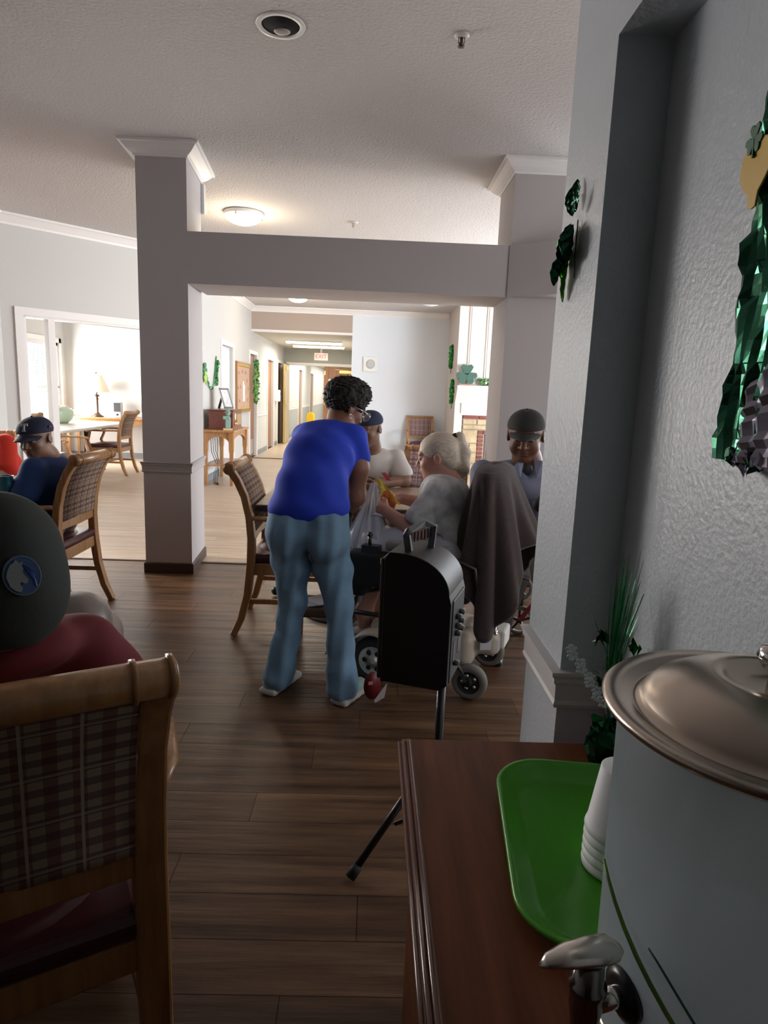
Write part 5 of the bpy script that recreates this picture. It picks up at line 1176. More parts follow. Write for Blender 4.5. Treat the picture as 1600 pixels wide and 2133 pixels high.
sobj('shirt', s, mat('shirt_floral', (.46, .46, .46), .85, var=.34, vscale=18, bump=.1, bscale=40), t, wrinkle(.0035, 12, 9, 22, 2.2))
s = SDF(.006); s.chain([(.40, 2.98, .61), (.20, 3.0, .64), (.04, 3.03, .63)], [.12, .105, .085], .05); s.chain([(.42, 3.14, .61), (.14, 3.24, .63)], [.12, .085], .05); s.chain([(.05, 3.06, .62), (.01, 3.09, .50), (.0, 3.10, .38)], [.07, .045, .048], .04); s.cut((0, 0, .335), (0, 0, -1))
sobj('gown', s, mat('gown_lavender', (.52, .52, .58), .85), t, wrinkle(.006, 30, 18, 14, .3, .6))
C = Vector(hc); f = lambda x, y, z: tuple(C+hr@V(x, y, z))
s = SDF(.004); s.ell(f(0, -.020, .037), (.0805, .101, .089), hr, .01).ell(f(0, -.065, -.035), (.058, .045, .05), hr, .03)
s.ell(f(0, .115, -.02), (.11, .075, .105), hr, .012, '-').ell(f(.085, -.0, -.015), (.022, .032, .045), hr, .008, '-').ell(f(-.085, -.0, -.015), (.022, .032, .045), hr, .008, '-').ell(f(0, .02, -.09), (.09, .06, .06), hr, .015, '-')
s.chain([f(0, -.098, .085), (.425, 3.12, 1.165), (.450, 3.12, 1.10), (.452, 3.115, 1.02), (.44, 3.11, .945)], [.016, .028, .034, .030, .010], .012)
sobj('hair', s, mat('hair_grey_blond', (.56, .47, .38), .6, bump=.5, bscale=9, stretch=(3, 26, 8), var=.18, vscale=7), t, lambda X, Y, Z: .0011*np.sin(60*Z+110*Y+25*X)+.0*X)
mb = MB(); mb.lathe([(.012, -.008), (.019, -.008), (.021, 0), (.019, .008), (.012, .008)], n=20, c=Vector(f(0, -.103, .090))-Vector(t.location), R=(hr@V(0, -1, .45)).to_track_quat('Z', 'Y').to_matrix()); obj('hair_tie', mb, DKB, t)
head_extras(t, hc, hr, .97, LIPL)
sc_ = SDF(.005); sc_.chain([(.01, 3.10, .22), (.008, 3.10, .17), (-.05, 3.12, .160)], [.040, .042, .036], .02); sobj('sock', sc_, mat('sock_white', (.55, .53, .55), .9), t)
sc_ = SDF(.005); sc_.chain([(.015, 3.10, .168), (-.04, 3.12, .158), (-.11, 3.145, .150)], [.044, .046, .036], .03); sc_.cut((0, 0, .139), (0, 0, -1)); sc_.cut((0, 0, .185), (0, 0, 1)); sobj('slipper', sc_, mat('slipper_beige', (.45, .42, .36), .8), t)
# ---- man in black cap at right
t = thing('person', 'person in black cap and slate blue button shirt seated at right of the towel', 'person', (.95, 3.62, 0))
hr = hrot(math.radians(163), math.radians(15)); hc = (.812, 3.40, 1.172)
s = SDF(.0055); add_head(s, hc, hr, 1.13, (.855, 3.50, 1.03), .068, nose=1.35, jaw=1.12)
s.ell(tuple(Vector(hc)+hr@V(.045, .062, -.045)), (.026, .025, .028), hr, .02).ell(tuple(Vector(hc)+hr@V(-.045, .062, -.045)), (.026, .025, .028), hr, .02)
s.chain([(.855, 3.50, 1.03), (.85, 3.55, .88), (.93, 3.64, .62)], [.07, .09, .10], .05)
s.chain([(.62, 3.50, .96), (.60, 3.36, .72), (.80, 3.22, .70)], [.055, .048, .032], .03); s.chain([(1.06, 3.48, .96), (1.10, 3.34, .78), (.93, 3.19, .86)], [.055, .048, .034], .03)
s.chain([(.88, 3.66, .55), (.82, 3.33, .50), (.72, 3.29, .12)], [.09, .06, .04]); s.chain([(1.02, 3.66, .55), (1.07, 3.34, .50), (1.06, 3.32, .12)], [.09, .06, .04])
add_hand(s, (.80, 3.22, .70), (.6, -.6, -.1), (0, .2, -1), .8, 1.1, 1)
sobj('body', s, SKD, t)
head_extras(t, hc, hr, 1.13, LIPD, brow=DKB)
cap_parts(t, hc, hr, 1.14, mat('cap_black', (.018, .017, .017), .85))
RM = Matrix.Rotation(math.radians(-8), 3, 'Z')
s = SDF(.007); s.ell((.85, 3.53, .88), (.220, .16, .16), RM, .05).ell((.90, 3.58, .70), (.215, .17, .17), RM, .06).ell((.85, 3.52, .965), (.20, .10, .07), RM, .04)
s.cap((.62, 3.50, .955), (.605, 3.38, .745), .074, .068, .03).cap((.605, 3.38, .745), (.72, 3.27, .71), .060, .056, .02); s.cap((1.06, 3.48, .955), (1.09, 3.37, .80), .074, .066, .03)
s.cap((.855, 3.50, 1.03), (.84, 3.43, 1.09), .068, .068, .015, '-'); s.ell((.838, 3.375, 1.0), (.026, .035, .05), None, .012, '-')
sobj('button_shirt', s, mat('shirt_slate', (.17, .18, .26), .85), t, wrinkle(.0045, 20, 6, 24, 3.0))
L = Vector(t.location)
for sx, pts in ((-1, [(.815, 3.405, 1.050), (.775, 3.375, 1.045), (.745, 3.365, .985), (.790, 3.355, .955)]), (1, [(.865, 3.405, 1.050), (.905, 3.385, 1.045), (.925, 3.375, .985), (.875, 3.355, .955)])):
    mb = MB(); mb.add([Vector(p)-L for p in pts]+[Vector(p)-L+V(0, -.006, .002) for p in pts], [(0, 1, 2, 3), (7, 6, 5, 4), (0, 4, 5, 1), (1, 5, 6, 2), (2, 6, 7, 3), (3, 7, 4, 0)]); obj('collar', mb, MATS['shirt_slate'], t)
mb = MB(); mb.tube([Vector((.838, 3.385, .93))-L, Vector((.845, 3.368, .80))-L], .0035, 6); pk = obj('placket', mb, mat('placket', (.09, .095, .14), .85), t)
mb = MB(); mb.ball(Vector((.838, 3.425, .985))-L, (.034, .028, .055)); obj('undershirt', mb, BLACKM, t)
s = SDF(.007); s.chain([(1.09, 3.33, .79), (1.0, 3.23, .84), (.905, 3.175, .865)], [.060, .056, .05], .03); s.cap((.905, 3.175, .865), (.85, 3.15, .85), .044, .036, .03); sobj('black_brace', s, mat('brace_black', (.014, .014, .017), .7), t)
mb = MB(); mb.ball(Vector((.905, 3.118, .925))-L, (.022, .012, .014)); mb.box(Vector((.915, 3.12, .905))-L, (.012, .01, .03)); obj('white_clip', mb, WHITE, t)
s = SDF(.008); s.ell((.96, 3.66, .56), (.20, .17, .12), RM, .05).chain([(.88, 3.62, .57), (.84, 3.34, .52)], [.12, .085], .05).chain([(1.02, 3.62, .57), (1.07, 3.36, .52)], [.12, .085], .05); s.chain([(.82, 3.33, .51), (.755, 3.30, .32), (.715, 3.29, .09)], [.082, .068, .060], .03).chain([(1.07, 3.34, .51), (1.06, 3.33, .09)], [.082, .060], .03); s.cut((0, 0, .06), (0, 0, -1))
sobj('trousers', s, mat('trousers_taupe', (.040, .034, .036), .85), t, wrinkle(.005, 16, 12, 20, .8))
shoe(t, (.73, 3.37, 0), (.67, 3.13, 0), BLACKM, BLACK, .046); shoe(t, (1.08, 3.40, 0), (1.05, 3.14, 0), BLACKM, BLACK, .046)
# ---- man in white t-shirt behind the table
t = thing('person', 'person in navy cap and white t-shirt seated across the table beyond the woman in blue', 'person', (0, 4.58, 0))
hr = hrot(math.radians(148), math.radians(16)); hc = (-.012, 4.37, 1.125)
s = SDF(.006); add_head(s, hc, hr, 1.0, (.0, 4.47, 1.0), .056)
s.chain([(.0, 4.47, 1.0), (.0, 4.52, .85), (.0, 4.60, .58)], [.07, .12, .12], .05)
s.chain([(.185, 4.50, .925), (.245, 4.40, .785), (.06, 4.27, .772)], [.05, .042, .028], .03); s.chain([(-.185, 4.50, .925), (-.25, 4.40, .785), (-.06, 4.25, .772)], [.05, .042, .028], .03)
s.chain([(.09, 4.58, .52), (.11, 4.42, .50), (.10, 4.38, .10)], [.08, .06, .04]); s.chain([(-.09, 4.58, .52), (-.11, 4.42, .50), (-.10, 4.38, .10)], [.08, .06, .04])
add_hand(s, (.06, 4.27, .775), (-1, -.3, 0), (0, 0, -1), .3, 1, 1); add_hand(s, (-.06, 4.25, .775), (1, -.25, .1), (0, 0, -1), .3, 1, -1)
sobj('body', s, SKB, t); head_extras(t, hc, hr, 1.0, LIPD)
cap_parts(t, hc, hr, 1.02, mat('cap_navy', (.02, .03, .07), .8), brim=False)
s = SDF(.007); s.ell((.0, 4.52, .85), (.19, .13, .14), None, .05).ell((0, 4.57, .68), (.18, .14, .15), None, .06).ell((0, 4.49, .93), (.175, .09, .06), None, .04).cap((.185, 4.50, .925), (.228, 4.43, .83), .064, .070, .03).cap((-.185, 4.50, .925), (-.228, 4.43, .83), .064, .070, .03)
s.cap((0, 4.47, 1.0), (0, 4.42, 1.06), .060, .060, .015, '-'); s.cut((.23, 4.43, .812), (.2, -.1, -1), .09); s.cut((-.23, 4.43, .812), (-.2, -.1, -1), .09)
sobj('t_shirt', s, mat('shirt_white', (.75, .70, .66), .85), t, wrinkle(.0045, 14, 8, 20, .5))
s = SDF(.008); s.ell((0, 4.60, .55), (.17, .14, .10), None, .05).chain([(.09, 4.58, .53), (.11, 4.42, .51), (.10, 4.39, .08)], [.10, .075, .06], .03).chain([(-.09, 4.58, .53), (-.11, 4.42, .51), (-.10, 4.39, .08)], [.10, .075, .06], .03); s.cut((0, 0, .05), (0, 0, -1)); sobj('trousers', s, mat('trousers_grey', (.12, .12, .13), .85), t)
shoe(t, (.10, 4.44, 0), (.12, 4.18, 0), BLACKM, BLACK); shoe(t, (-.10, 4.44, 0), (-.12, 4.18, 0), BLACKM, BLACK)
t = thing('stool', 'black stool under the man in white t-shirt', 'stool', (0, 4.60, 0))
mb = MB(); mb.lathe([(0, .40), (.17, .40), (.18, .41), (.18, .44), (.16, .455), (0, .455)], n=28); obj('seat', mb, BLACK, t)
for k in range(4):
    a = PI/4+k*PI/2; mb = MB(); mb.tube([(.11*math.cos(a), .11*math.sin(a), .40), (.17*math.cos(a), .17*math.sin(a), 0)], .012, 10); obj('leg', mb, BLACK, t)
# ---- man in navy cap and blue shirt at left, twisting toward the camera
t = thing('person', 'person in navy cap with white letter and blue t-shirt glancing over at left', 'person', (-1.86, 3.78, 0))
hr = hrot(math.radians(173), math.radians(12), math.radians(4)); hc = (-1.885, 3.70, 1.035)
s = SDF(.0055); add_head(s, hc, hr, 1.0, (-1.875, 3.78, .93), .056, nose=1.2)
s.chain([(-1.875, 3.78, .93), (-1.88, 3.80, .76), (-1.88, 3.80, .56)], [.07, .09, .09], .05)
s.chain([(-1.87, 3.61, .87), (-1.90, 3.54, .67), (-2.06, 3.60, .765)], [.05, .042, .028], .03); s.chain([(-1.90, 3.97, .87), (-1.94, 4.02, .68), (-2.09, 3.92, .765)], [.05, .042, .028], .03)
s.chain([(-1.84, 3.72, .53), (-2.15, 3.72, .52), (-2.16, 3.72, .1)], [.08, .06, .04]); s.chain([(-1.84, 3.88, .53), (-2.15, 3.90, .52), (-2.16, 3.90, .1)], [.08, .06, .04])
add_hand(s, (-2.06, 3.62, .768), (-1, .3, 0), (0, 0, -1), .4, 1, -1); add_hand(s, (-2.09, 3.92, .768), (-1, -.2, 0), (0, 0, -1), .4, 1, 1)
sobj('body', s, SKB, t); head_extras(t, hc, hr, 1.0, LIPD, brow=DKB)
f = cap_parts(t, hc, hr, 1.04, mat('cap_navy_dark', (.012, .016, .045), .8))
L = Vector(t.location)
M = Matrix.Translation(Vector(f(-.022, .096, .088))-L)@hr.to_4x4()@Matrix.Rotation(PI, 4, 'Z')@Matrix.Rotation(math.radians(28+35), 4, 'X')
LET = mat('letter_white', (.45, .44, .5), .7); mb = MB(); mb.prism([(-.021, .022), (-.021, .008), (-.016, .008), (-.012, .015), (-.005, .015), (-.005, -.014), (-.010, -.018), (-.010, -.022), (.010, -.022), (.010, -.018), (.005, -.014), (.005, .015), (.012, .015), (.016, .008), (.021, .008), (.021, .022)], .004, M); obj('cap_letter', mb, LET, t)
mb = MB(); mb.ball(Vector(f(-.088, -.02, .062))-L, (.004, .014, .008), R=hr); obj('cap_side_badge', mb, mat('badge_purple', (.12, .03, .07), .7), t)
s = SDF(.007); RB = Matrix.Rotation(math.radians(84), 3, 'Z')
s.ell((-1.875, 3.79, .80), (.19, .120, .13), RB, .05).ell((-1.875, 3.80, .64), (.17, .12, .14), RB, .06).ell((-1.875, 3.785, .885), (.17, .09, .06), RB, .04).cap((-1.87, 3.62, .87), (-1.89, 3.565, .74), .068, .070, .03).cap((-1.90, 3.97, .87), (-1.92, 4.0, .76), .066, .068, .03)
s.cap((-1.875, 3.78, .945), (-1.88, 3.75, .99), .058, .058, .012, '-'); s.cut((-1.895, 3.56, .72), (-.25, -.15, -1), .09)
sobj('t_shirt', s, mat('shirt_blue', (.018, .055, .19), .85), t, wrinkle(.004, 14, 10, 24, 1.7))
s = SDF(.008); s.ell((-1.88, 3.80, .54), (.17, .13, .08), RB, .05).chain([(-1.86, 3.72, .55), (-2.15, 3.72, .54), (-2.16, 3.72, .08)], [.09, .075, .055], .03).chain([(-1.86, 3.88, .55), (-2.15, 3.90, .54), (-2.16, 3.90, .08)], [.09, .075, .055], .03); s.cut((0, 0, .05), (0, 0, -1)); sobj('trousers', s, mat('trousers_navy', (.02, .022, .03), .85), t)
shoe(t, (-2.11, 3.72, 0), (-2.37, 3.70, 0), BLACKM, BLACK); shoe(t, (-2.11, 3.90, 0), (-2.37, 3.91, 0), BLACKM, BLACK)
# ---- person in red at the left edge
t = thing('person', 'person in bright red top at the left edge beyond the table', 'person', (-2.78, 4.55, 0))
hr = hrot(math.radians(150), math.radians(10)); hc = (-2.90, 4.42, 1.20)
s = SDF(.007); add_head(s, hc, hr, 1.0, (-2.85, 4.50, 1.05), .055); s.chain([(-2.85, 4.50, 1.05), (-2.80, 4.55, .85), (-2.80, 4.60, .56)], [.06, .09, .09], .05)
s.chain([(-2.62, 4.46, .93), (-2.55, 4.32, .74), (-2.60, 4.06, .765)], [.05, .04, .028], .03); s.chain([(-3.0, 4.46, .95), (-3.04, 4.25, .78), (-2.80, 4.05, .765)], [.05, .04, .028], .03); s.chain([(-2.72, 4.55, .53), (-2.72, 4.15, .52), (-2.72, 4.12, .1)], [.08, .06, .04]); s.chain([(-2.9, 4.55, .53), (-2.9, 4.15, .52), (-2.9, 4.12, .1)], [.08, .06, .04])
add_hand(s, (-2.60, 4.06, .77), (-.3, -1, 0), (0, 0, -1), .3, .95, -1); add_hand(s, (-2.80, 4.05, .77), (.2, -1, 0), (0, 0, -1), .3, .95, 1); sobj('body', s, SKB, t); head_extras(t, hc, hr, 1.0, LIPD)
s = SDF(.005); C = Vector(hc); s.ell(tuple(C+hr@V(0, -.02, .04)), (.083, .104, .092), hr, .01).ell(tuple(C+hr@V(0, .115, -.03)), (.10, .075, .10), hr, .01, '-'); sobj('hair', s, DKB, t)
s = SDF(.007); s.ell((-2.79, 4.53, .82), (.20, .15, .15), None, .05).ell((-2.76, 4.55, .70), (.24, .17, .15), None, .06).ell((-2.81, 4.50, .93), (.17, .10, .06), None, .04).cap((-2.62, 4.46, .93), (-2.56, 4.34, .77), .07, .075, .04).cap((-3.0, 4.46, .95), (-3.04, 4.3, .82), .065, .07, .04); s.cap((-2.85, 4.50, 1.05), (-2.87, 4.47, 1.1), .06, .06, .012, '-')
sobj('red_top', s, mat('top_red', (.75, .035, .015), .8, bump=.4, bscale=5, stretch=(1, 1, 30)), t)
s = SDF(.008); s.ell((-2.8, 4.58, .55), (.18, .15, .09), None, .05).chain([(-2.72, 4.55, .54), (-2.72, 4.16, .53), (-2.72, 4.13, .08)], [.09, .07, .055], .03).chain([(-2.9, 4.55, .54), (-2.9, 4.16, .53), (-2.9, 4.13, .08)], [.09, .07, .055], .03); s.cut((0, 0, .05), (0, 0, -1)); sobj('trousers', s, mat('trousers_navy', (.02, .022, .03), .85), t)
shoe(t, (-2.72, 4.17, 0), (-2.72, 3.92, 0), BLACKM, BLACK); shoe(t, (-2.9, 4.17, 0), (-2.9, 3.92, 0), BLACKM, BLACK)
t.location = (-2.62, 4.52, 0)
# ---- man in maroon in the foreground
t = thing('person', 'person in dark cap with round badge and maroon shirt, back to the camera', 'person', (-.66, 1.15, 0))
hr = hrot(math.radians(22), math.radians(20)); hc = (-.61, 1.05, 1.015)
s = SDF(.006); add_head(s, hc, hr, 1.05, (-.65, 1.06, .90), .06); s.chain([(-.65, 1.08, .90), (-.67, 1.13, .75), (-.70, 1.14, .58)], [.065, .085, .085], .05)
s.chain([(-.53, 1.16, .86), (-.46, 1.30, .66), (-.62, 1.50, .66)], [.05, .045, .03], .03); s.chain([(-.86, 1.06, .86), (-.96, 1.20, .66), (-.84, 1.42, .66)], [.05, .045, .03], .03); s.chain([(-.62, 1.18, .54), (-.78, 1.55, .52), (-.80, 1.58, .1)], [.08, .06, .04]); s.chain([(-.80, 1.10, .54), (-.98, 1.45, .52), (-1.0, 1.48, .1)], [.08, .06, .04])
add_hand(s, (-.62, 1.50, .66), (-.7, .6, 0), (0, 0, -1), .6, 1, 1); add_hand(s, (-.84, 1.42, .66), (-.4, .9, 0), (0, 0, -1), .6, 1, -1); sobj('body', s, SKB, t)
CAPG = mat('cap_dark_green', (.026, .032, .027), .9, bump=.08, bscale=200)
C = Vector(hc); f = lambda x, y, z: tuple(C+hr@V(x, y, z))
s = SDF(.005); s.ell(f(.0, -.02, .052), (.100, .122, .108), hr, .02).ell(f(0, -.035, -.01), (.108, .112, .10), hr, .03); s.cut(f(0, -.05, -.095), hr@V(0, .12, -1)); s.ell(f(0, .09, -.06), (.085, .075, .10), hr, .01, '-')
CAPO = sobj('cap_crown', s, CAPG, t, lambda X, Y, Z: .0012*np.sin(40*X+25*Z+3*np.sin(15*Y)))
mb = MB(); L = Vector(t.location); mb.grid(lambda u, v: Vector(f((u*2-1)*.075, .085-.045*(u*2-1)**2+v*.07*(1-(u*2-1)**2*.5), .055-.02*(u*2-1)**2-.015*v))-L, 12, 6, thick=.004); obj('cap_brim', mb, CAPG, t)
s = SDF(.006); RS = Matrix.Rotation(math.radians(25), 3, 'Z')
s.ell((-.68, 1.11, .74), (.20, .135, .16), RS, .06).ell((-.625, 1.045, .915), (.135, .118, .056), RS, .04).ell((-.70, 1.12, .60), (.18, .14, .13), RS, .06).ell((-.665, 1.085, .865), (.175, .095, .065), RS, .04).cap((-.525, 1.15, .865), (-.47, 1.27, .70), .072, .066, .03).cap((-.86, 1.05, .86), (-.93, 1.17, .70), .068, .064, .03)
s.cap((-.62, 1.06, 1.005), (-.61, 1.06, 1.05), .060, .060, .008, '-'); s.cut((-.46, 1.29, .672), (.35, .3, -1), .1)
sobj('maroon_shirt', s, mat('shirt_maroon', (.15, .008, .014), .85), t, wrinkle(.004, 12, 10, 18, 1.2))
s = SDF(.008); s.ell((-.70, 1.13, .56), (.17, .14, .08), RS, .05).chain([(-.63, 1.18, .56), (-.78, 1.53, .54), (-.80, 1.56, .08)], [.09, .075, .055], .03).chain([(-.80, 1.10, .56), (-.98, 1.44, .54), (-1.0, 1.46, .08)], [.09, .075, .055], .03); s.cut((0, 0, .05), (0, 0, -1)); sobj('trousers', s, mat('trousers_navy', (.02, .022, .03), .85), t)
shoe(t, (-.78, 1.52, 0), (-.90, 1.76, 0), BLACKM, BLACK); shoe(t, (-.98, 1.43, 0), (-1.10, 1.66, 0), BLACKM, BLACK)
# round embroidered badge on the cap: blue disc with pale horse head, silver ring
def on_surface(o, d):
    """point and normal where a ray from outside along -d meets object o (local coordinates)"""
    c = sum((v.co for v in o.data.vertices), Vector())/len(o.data.vertices); d = Vector(d).normalized()
    from mathutils.bvhtree import BVHTree
    tr = BVHTree.FromPolygons([v.co for v in o.data.vertices], [tuple(p.vertices) for p in o.data.polygons])
    q, n, i_, x_ = tr.ray_cast(c+d*.6, -d); return q, (n if n.dot(d) > 0 else -n)
pc0, dn = on_surface(CAPO, (.72, -.68, .16)); xa = V(0, 0, 1).cross(dn).normalized()
Rm = Matrix((xa, dn.cross(xa), dn)).transposed(); M = Matrix.Translation(pc0-dn*.001)@Rm.to_4x4()
BL = mat('badge_blue', (.010, .045, .15), .6); BW = mat('badge_white', (.17, .19, .18), .7)
mb = MB(); mb.prism([(.026*math.cos(a*PI/16), .029*math.sin(a*PI/16)) for a in range(32)], .004, M); bd = obj('badge_disc', mb, BL, t)
mb = MB(); mb.tube([M@V(.0265*math.cos(a*PI/16), .0295*math.sin(a*PI/16), .003) for a in range(33)], .0014, 6, caps=False); obj('badge_ring', mb, mat('badge_ring', (.10, .13, .15), .7), bd)
hp = [(-.020, -.014), (-.014, -.021), (-.007, -.025), (-.003, -.019), (-.006, -.013), (-.004, -.009), (.001, -.013), (.005, -.012), (.007, -.007), (.004, -.002), (.001, .004), (.003, .010), (.002, .015), (.005, .022), (-.001, .019), (-.005, .025), (-.009, .021), (-.015, .018), (-.020, .010), (-.023, .001)]
mb = MB(); mb.prism([(x, y) for x, y in hp], .0015, M@Matrix.Translation((0, 0, .004))); obj('horse_head', mb, BW, bd)
for k in range(4):
    mb = MB(); mb.sweep([M@V(.002+.003*k, .018-.006*k, .0045), M@V(.010+.002*k, .012-.007*k, .0045), M@V(.017, .004-.008*k, .0045)], [(.0010, .0006)]*3); obj('mane_stroke', mb, mat('mane_blue', (.04, .13, .36), .6), bd)
# taupe vinyl tub chair
t = thing('tub_chair', 'taupe vinyl tub chair with rounded back beside the maroon shirt', 'chair', (-1.0, 1.90, -.0), math.radians(15))
t.scale = (1, 1, .95)
s = SDF(.008); s.rbox((0, 0, .40), (.235, .23, .27), .10).rbox((0, -.14, .50), (.235, .095, .305), .09, k=.04); s.rbox((0, .13, .62), (.13, .26, .17), .06, k=.03, op='-'); s.cut((0, 0, .14), (0, 0, -1)); lobj('shell', s, mat('vinyl_taupe', (.26, .22, .20), .38), t)
s = SDF(.008); s.rbox((0, .06, .42), (.14, .17, .05), .035); lobj('seat_cushion', s, MATS['vinyl_taupe'], t)
for sx in (-1, 1):
    for sy in (-1, 1):
        mb = MB(); mb.tube([(sx*.15, sy*.15, .16), (sx*.17, sy*.17, 0)], [.018, .012], 10); obj('leg', mb, BLACKM, t)
# rollator
t = thing('rollator', 'red-framed rollator walker with black wheels at right behind the man in black cap', 'walker', (1.335, 3.86, 0), math.radians(77))
RED = mat('rollator_red', (.22, .02, .025), .35)
for sx in (-1, 1):
    for y, r in ((.36, .088), (-.40, .095)):
        R = Matrix.Rotation(PI/2, 3, 'Y'); mb = MB(); mb.lathe([(r*.80, -.014), (r*.95, -.014), (r, -.006), (r, .006), (r*.95, .014), (r*.80, .014), (r*.80, -.014)], c=(sx*.34, y, r), n=36, R=R); wo = obj('wheel', mb, mat('tyre_dark_grey', (.10, .10, .10), .7), t)
        mb = MB(); mb.lathe([(r*.74, -.008), (r*.82, -.012), (r*.82, .012), (r*.74, .008), (r*.74, -.008)], c=(sx*.34, y, r), n=36, R=R); obj('rim', mb, mat('rim_grey', (.30, .30, .30), .5), wo)
        mb = MB()
        for k in range(5):
            a = 2*PI*k/5+.3; mb.sweep([(sx*.34, y, r), (sx*.34, y+math.cos(a)*r*.78, r+math.sin(a)*r*.78)], [(.007, .012), (.006, .008)], up=(1, 0, 0))
        mb.ball((sx*.34, y, r), (.022, .018, .018)); obj('spokes', mb, BLACK, wo)
    mb = MB(); mb.sweep([(sx*.355, .36, .09), (sx*.355, .28, .22), (sx*.355, .02, .50)], [(.012, .012)]*3); mb.sweep([(sx*.355, -.40, .10), (sx*.355, -.30, .28), (sx*.355, -.02, .52), (sx*.355, .0, .80)], [(.012, .012)]*4); mb.sweep([(sx*.355, -.24, .28), (sx*.355, .30, .28)], [(.009, .009)]*2); obj('frame', mb, RED, t)
    mb = MB(); mb.tube([(sx*.355, 0, .80), (sx*.355, .01, .86), (sx*.355, -.10, .87)], .016, 10); obj('hand_grip', mb, BLACKM, t)
    mb = MB(); mb.box((sx*.325, .36, .20), (.02, .03, .10)); obj('wheel_fork', mb, mat('fork_dark', (.05, .05, .05), .5), t)
mb = MB(); mb.box((0, 0, .50), (.66, .30, .03)); obj('seat', mb, BLACKM, t, bev=.01)
# bags and things at the table
def crumpled(name, c, r, R, m, parent, amp, h=.005, seed=1.0, fr=60):
    s = SDF(h); s.ell(c, r, R, .01)
    return sobj(name, s, m, parent, lambda X, Y, Z: amp*(np.abs(np.sin(fr*X+1.7*np.sin(fr*.6*Z+seed)))+np.abs(np.sin(fr*.8*Z-fr*.5*Y+2*np.sin(fr*.5*X+seed)))-1.1))
t = thing('snack_bag', 'yellow and orange crinkled snack bag held above the table', 'bag', (.095, 3.26, .77))
R = Matrix.Rotation(.3, 3, 'Z')@Matrix.Rotation(-.45, 3, 'Y')
crumpled('bag_body', (.085, 3.24, .825), (.062, .030, .066), R, mat('bag_orange', (.62, .13, .04), .3, var=.4, vscale=40), t, .006, .004)
mb = MB(); mb.grid(lambda u, v: (-.058+.012*u+v*(.055+.062*u)-.03*v*(1-u), -.035+.010*math.sin(u*8+v*5)*v, .178-v*(.10+.035*u)+.004*math.sin(u*17+v*9)), 9, 12, smooth=False, thick=.0015); obj('yellow_flap', mb, mat('bag_yellow', (.80, .58, .03), .28), t)
mb = MB(); mb.grid(lambda u, v: (-.035+.022*u+.03*v, .0-.006*math.sin(u*9), .200-.04*v+.0*u), 3, 4, smooth=False, thick=.0015); obj('red_corner', mb, mat('bag_red', (.70, .07, .09), .3), t)
mb = MB(); crumple(mb, (-.04, -.035, .075), (.03, .01, .03), 22, random.Random(3), .018); obj('clear_foil', mb, mat('foil_clear', (.7, .66, .62), .15, metal=.3), t)
t = thing('plastic_bag', 'translucent white plastic carrier bag hanging between the two women', 'bag', (.0, 3.0, .65))
PB = mat('plastic_film', (.62, .62, .66), .22, alpha=.62)
def pbf(u, v):
    a = u*2*PI; k = .014+.062*min(1, v*1.25)**1.2; w2 = 1+.16*math.sin(7*a+2*v)+.10*math.sin(13*a-5*v)
    return (.025-.03*v+k*1.05*math.cos(a)*w2, .07-.07*v+k*.6*math.sin(a)*w2, .292-.30*v)
mb = MB(); mb.grid(pbf, 60, 18, smooth=False); obj('bag_film', mb, PB, t)
mb = MB(); mb.tube([(.03, .07, .29), (.06, .06, .27), (.05, .05, .21), (.02, .04, .17)], .003, 6); mb.tube([(.0, .02, .14), (.03, .0, .155), (.07, .01, .145), (.10, .03, .15)], .006, 6); obj('bag_knot', mb, mat('film_white', (.66, .66, .7), .3), t)
t = thing('paper_bag', 'crumpled brown paper bag on the lap of the grey-haired woman', 'bag', (.16, 3.12, .71))
crumpled('bag_body', (.16, 3.12, .745), (.075, .05, .045), Matrix.Rotation(.3, 3, 'Y'), mat('kraft', (.30, .19, .10), .8), t, .006, .005, 2)
t = thing('gadget', 'dark bracelet phone strap at the hand of the woman in blue', 'bracelet', (-.065, 3.13, .83))
mb = MB(); mb.tube([(.028*math.cos(a*PI/8), .010*math.sin(a*PI/8)-.005, .022*math.sin(a*PI/8)) for a in range(17)], .003, 6, caps=False); obj('bracelet_band', mb, CHROME, t); t.name = 'bracelet'
t = thing('teal_cup', 'teal plastic mug on the round table at left', 'mug', (-1.985, 3.56, .742))
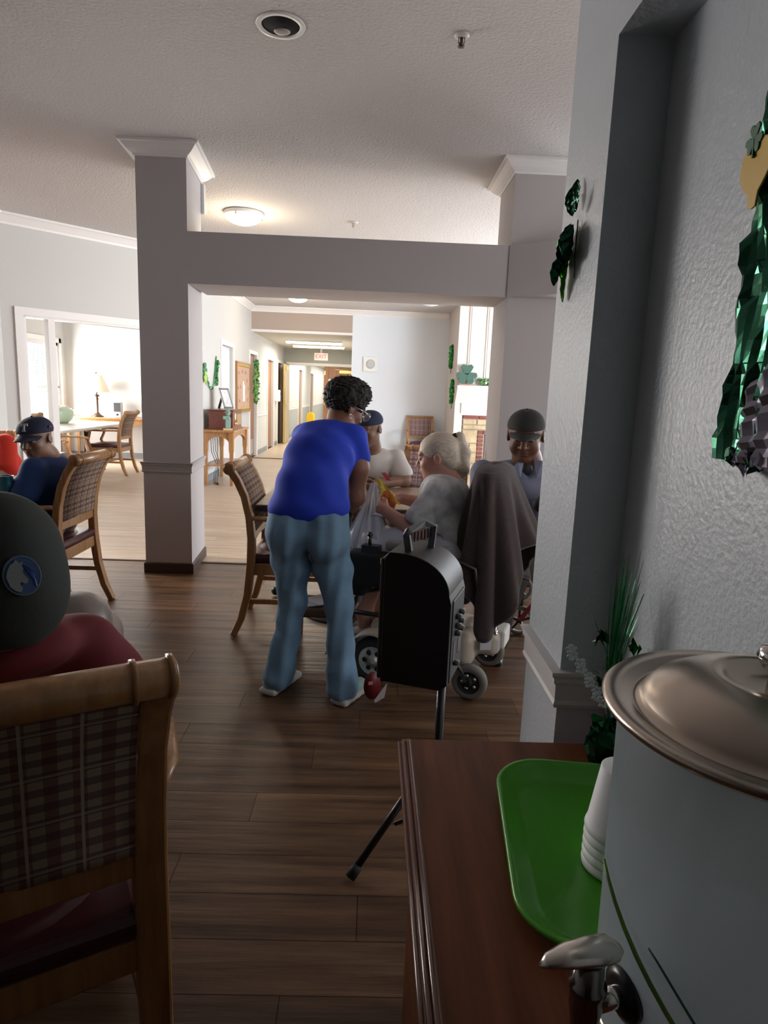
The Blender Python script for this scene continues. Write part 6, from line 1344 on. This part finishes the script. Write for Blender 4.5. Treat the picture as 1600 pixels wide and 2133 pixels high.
mb = MB(); mb.lathe([(0, 0), (.034, 0), (.042, .03), (.042, .06), (.034, .09), (.038, .10), (.035, .10), (.031, .09), (.038, .06), (.038, .03), (0, .006)], n=28); obj('mug_body', mb, mat('teal_plastic', (.01, .12, .17), .2), t)
mb = MB(); mb.tube([(.040, 0, .075), (.064, 0, .07), (.066, 0, .04), (.041, 0, .03)], .005, 8); obj('handle', mb, MATS['teal_plastic'], t)
t = thing('plate', 'dark plate with food beside the teal mug', 'plate', (-2.14, 3.60, .742))
mb = MB(); mb.lathe([(0, .004), (.06, .004), (.10, .016), (.10, .013), (.06, 0), (0, 0)], n=32); obj('plate_body', mb, mat('plate_dark', (.03, .025, .03), .3), t)
mb = MB(); mb.ball((.02, 0, .02), (.04, .03, .018)); obj('food', mb, mat('food_brown', (.12, .05, .04), .6), t)
t = thing('black_shoe', 'black shoe on the floor beyond the armchair left of the woman in blue', 'shoe', (-.56, 4.20, 0))
s = SDF(.004); s.cap((-.50, 4.20, .048), (-.60, 4.20, .034), .040, .030, .03).cap((-.49, 4.20, .05), (-.48, 4.20, .075), .036, .032, .02); s.ell((-.485, 4.20, .10), (.028, .022, .03), None, .01, '-'); s.cut((0, 0, .002), (0, 0, -1)); sobj('shoe_body', s, BLACK, t)
t = thing('footstool', 'low wicker footstool seen between the legs of the woman in blue', 'stool', (-.22, 3.42, 0))
mb = MB(); mb.box((0, 0, .20), (.34, .26, .05)); obj('stool_top', mb, mat('wicker', (.10, .055, .03), .7, bump=.6, bscale=120), t, bev=.012)
for sx in (-1, 1):
    for sy in (-1, 1):
        mb = MB(); mb.sweep([(sx*.14, sy*.10, 0), (sx*.14, sy*.10, .18)], [(.012, .012), (.016, .016)]); obj('leg', mb, HONEY, t)
t = thing('paper_stack', 'white folded papers lying on the low wicker footstool', 'papers', (-.24, 3.42, .226), .4)
for k in range(3):
    mb = MB(); mb.box((.01*k, 0, .004+.006*k), (.20, .14, .004), rz=.2*k); obj('sheet', mb, mat('paper_white', (.62, .62, .68), .7), t)
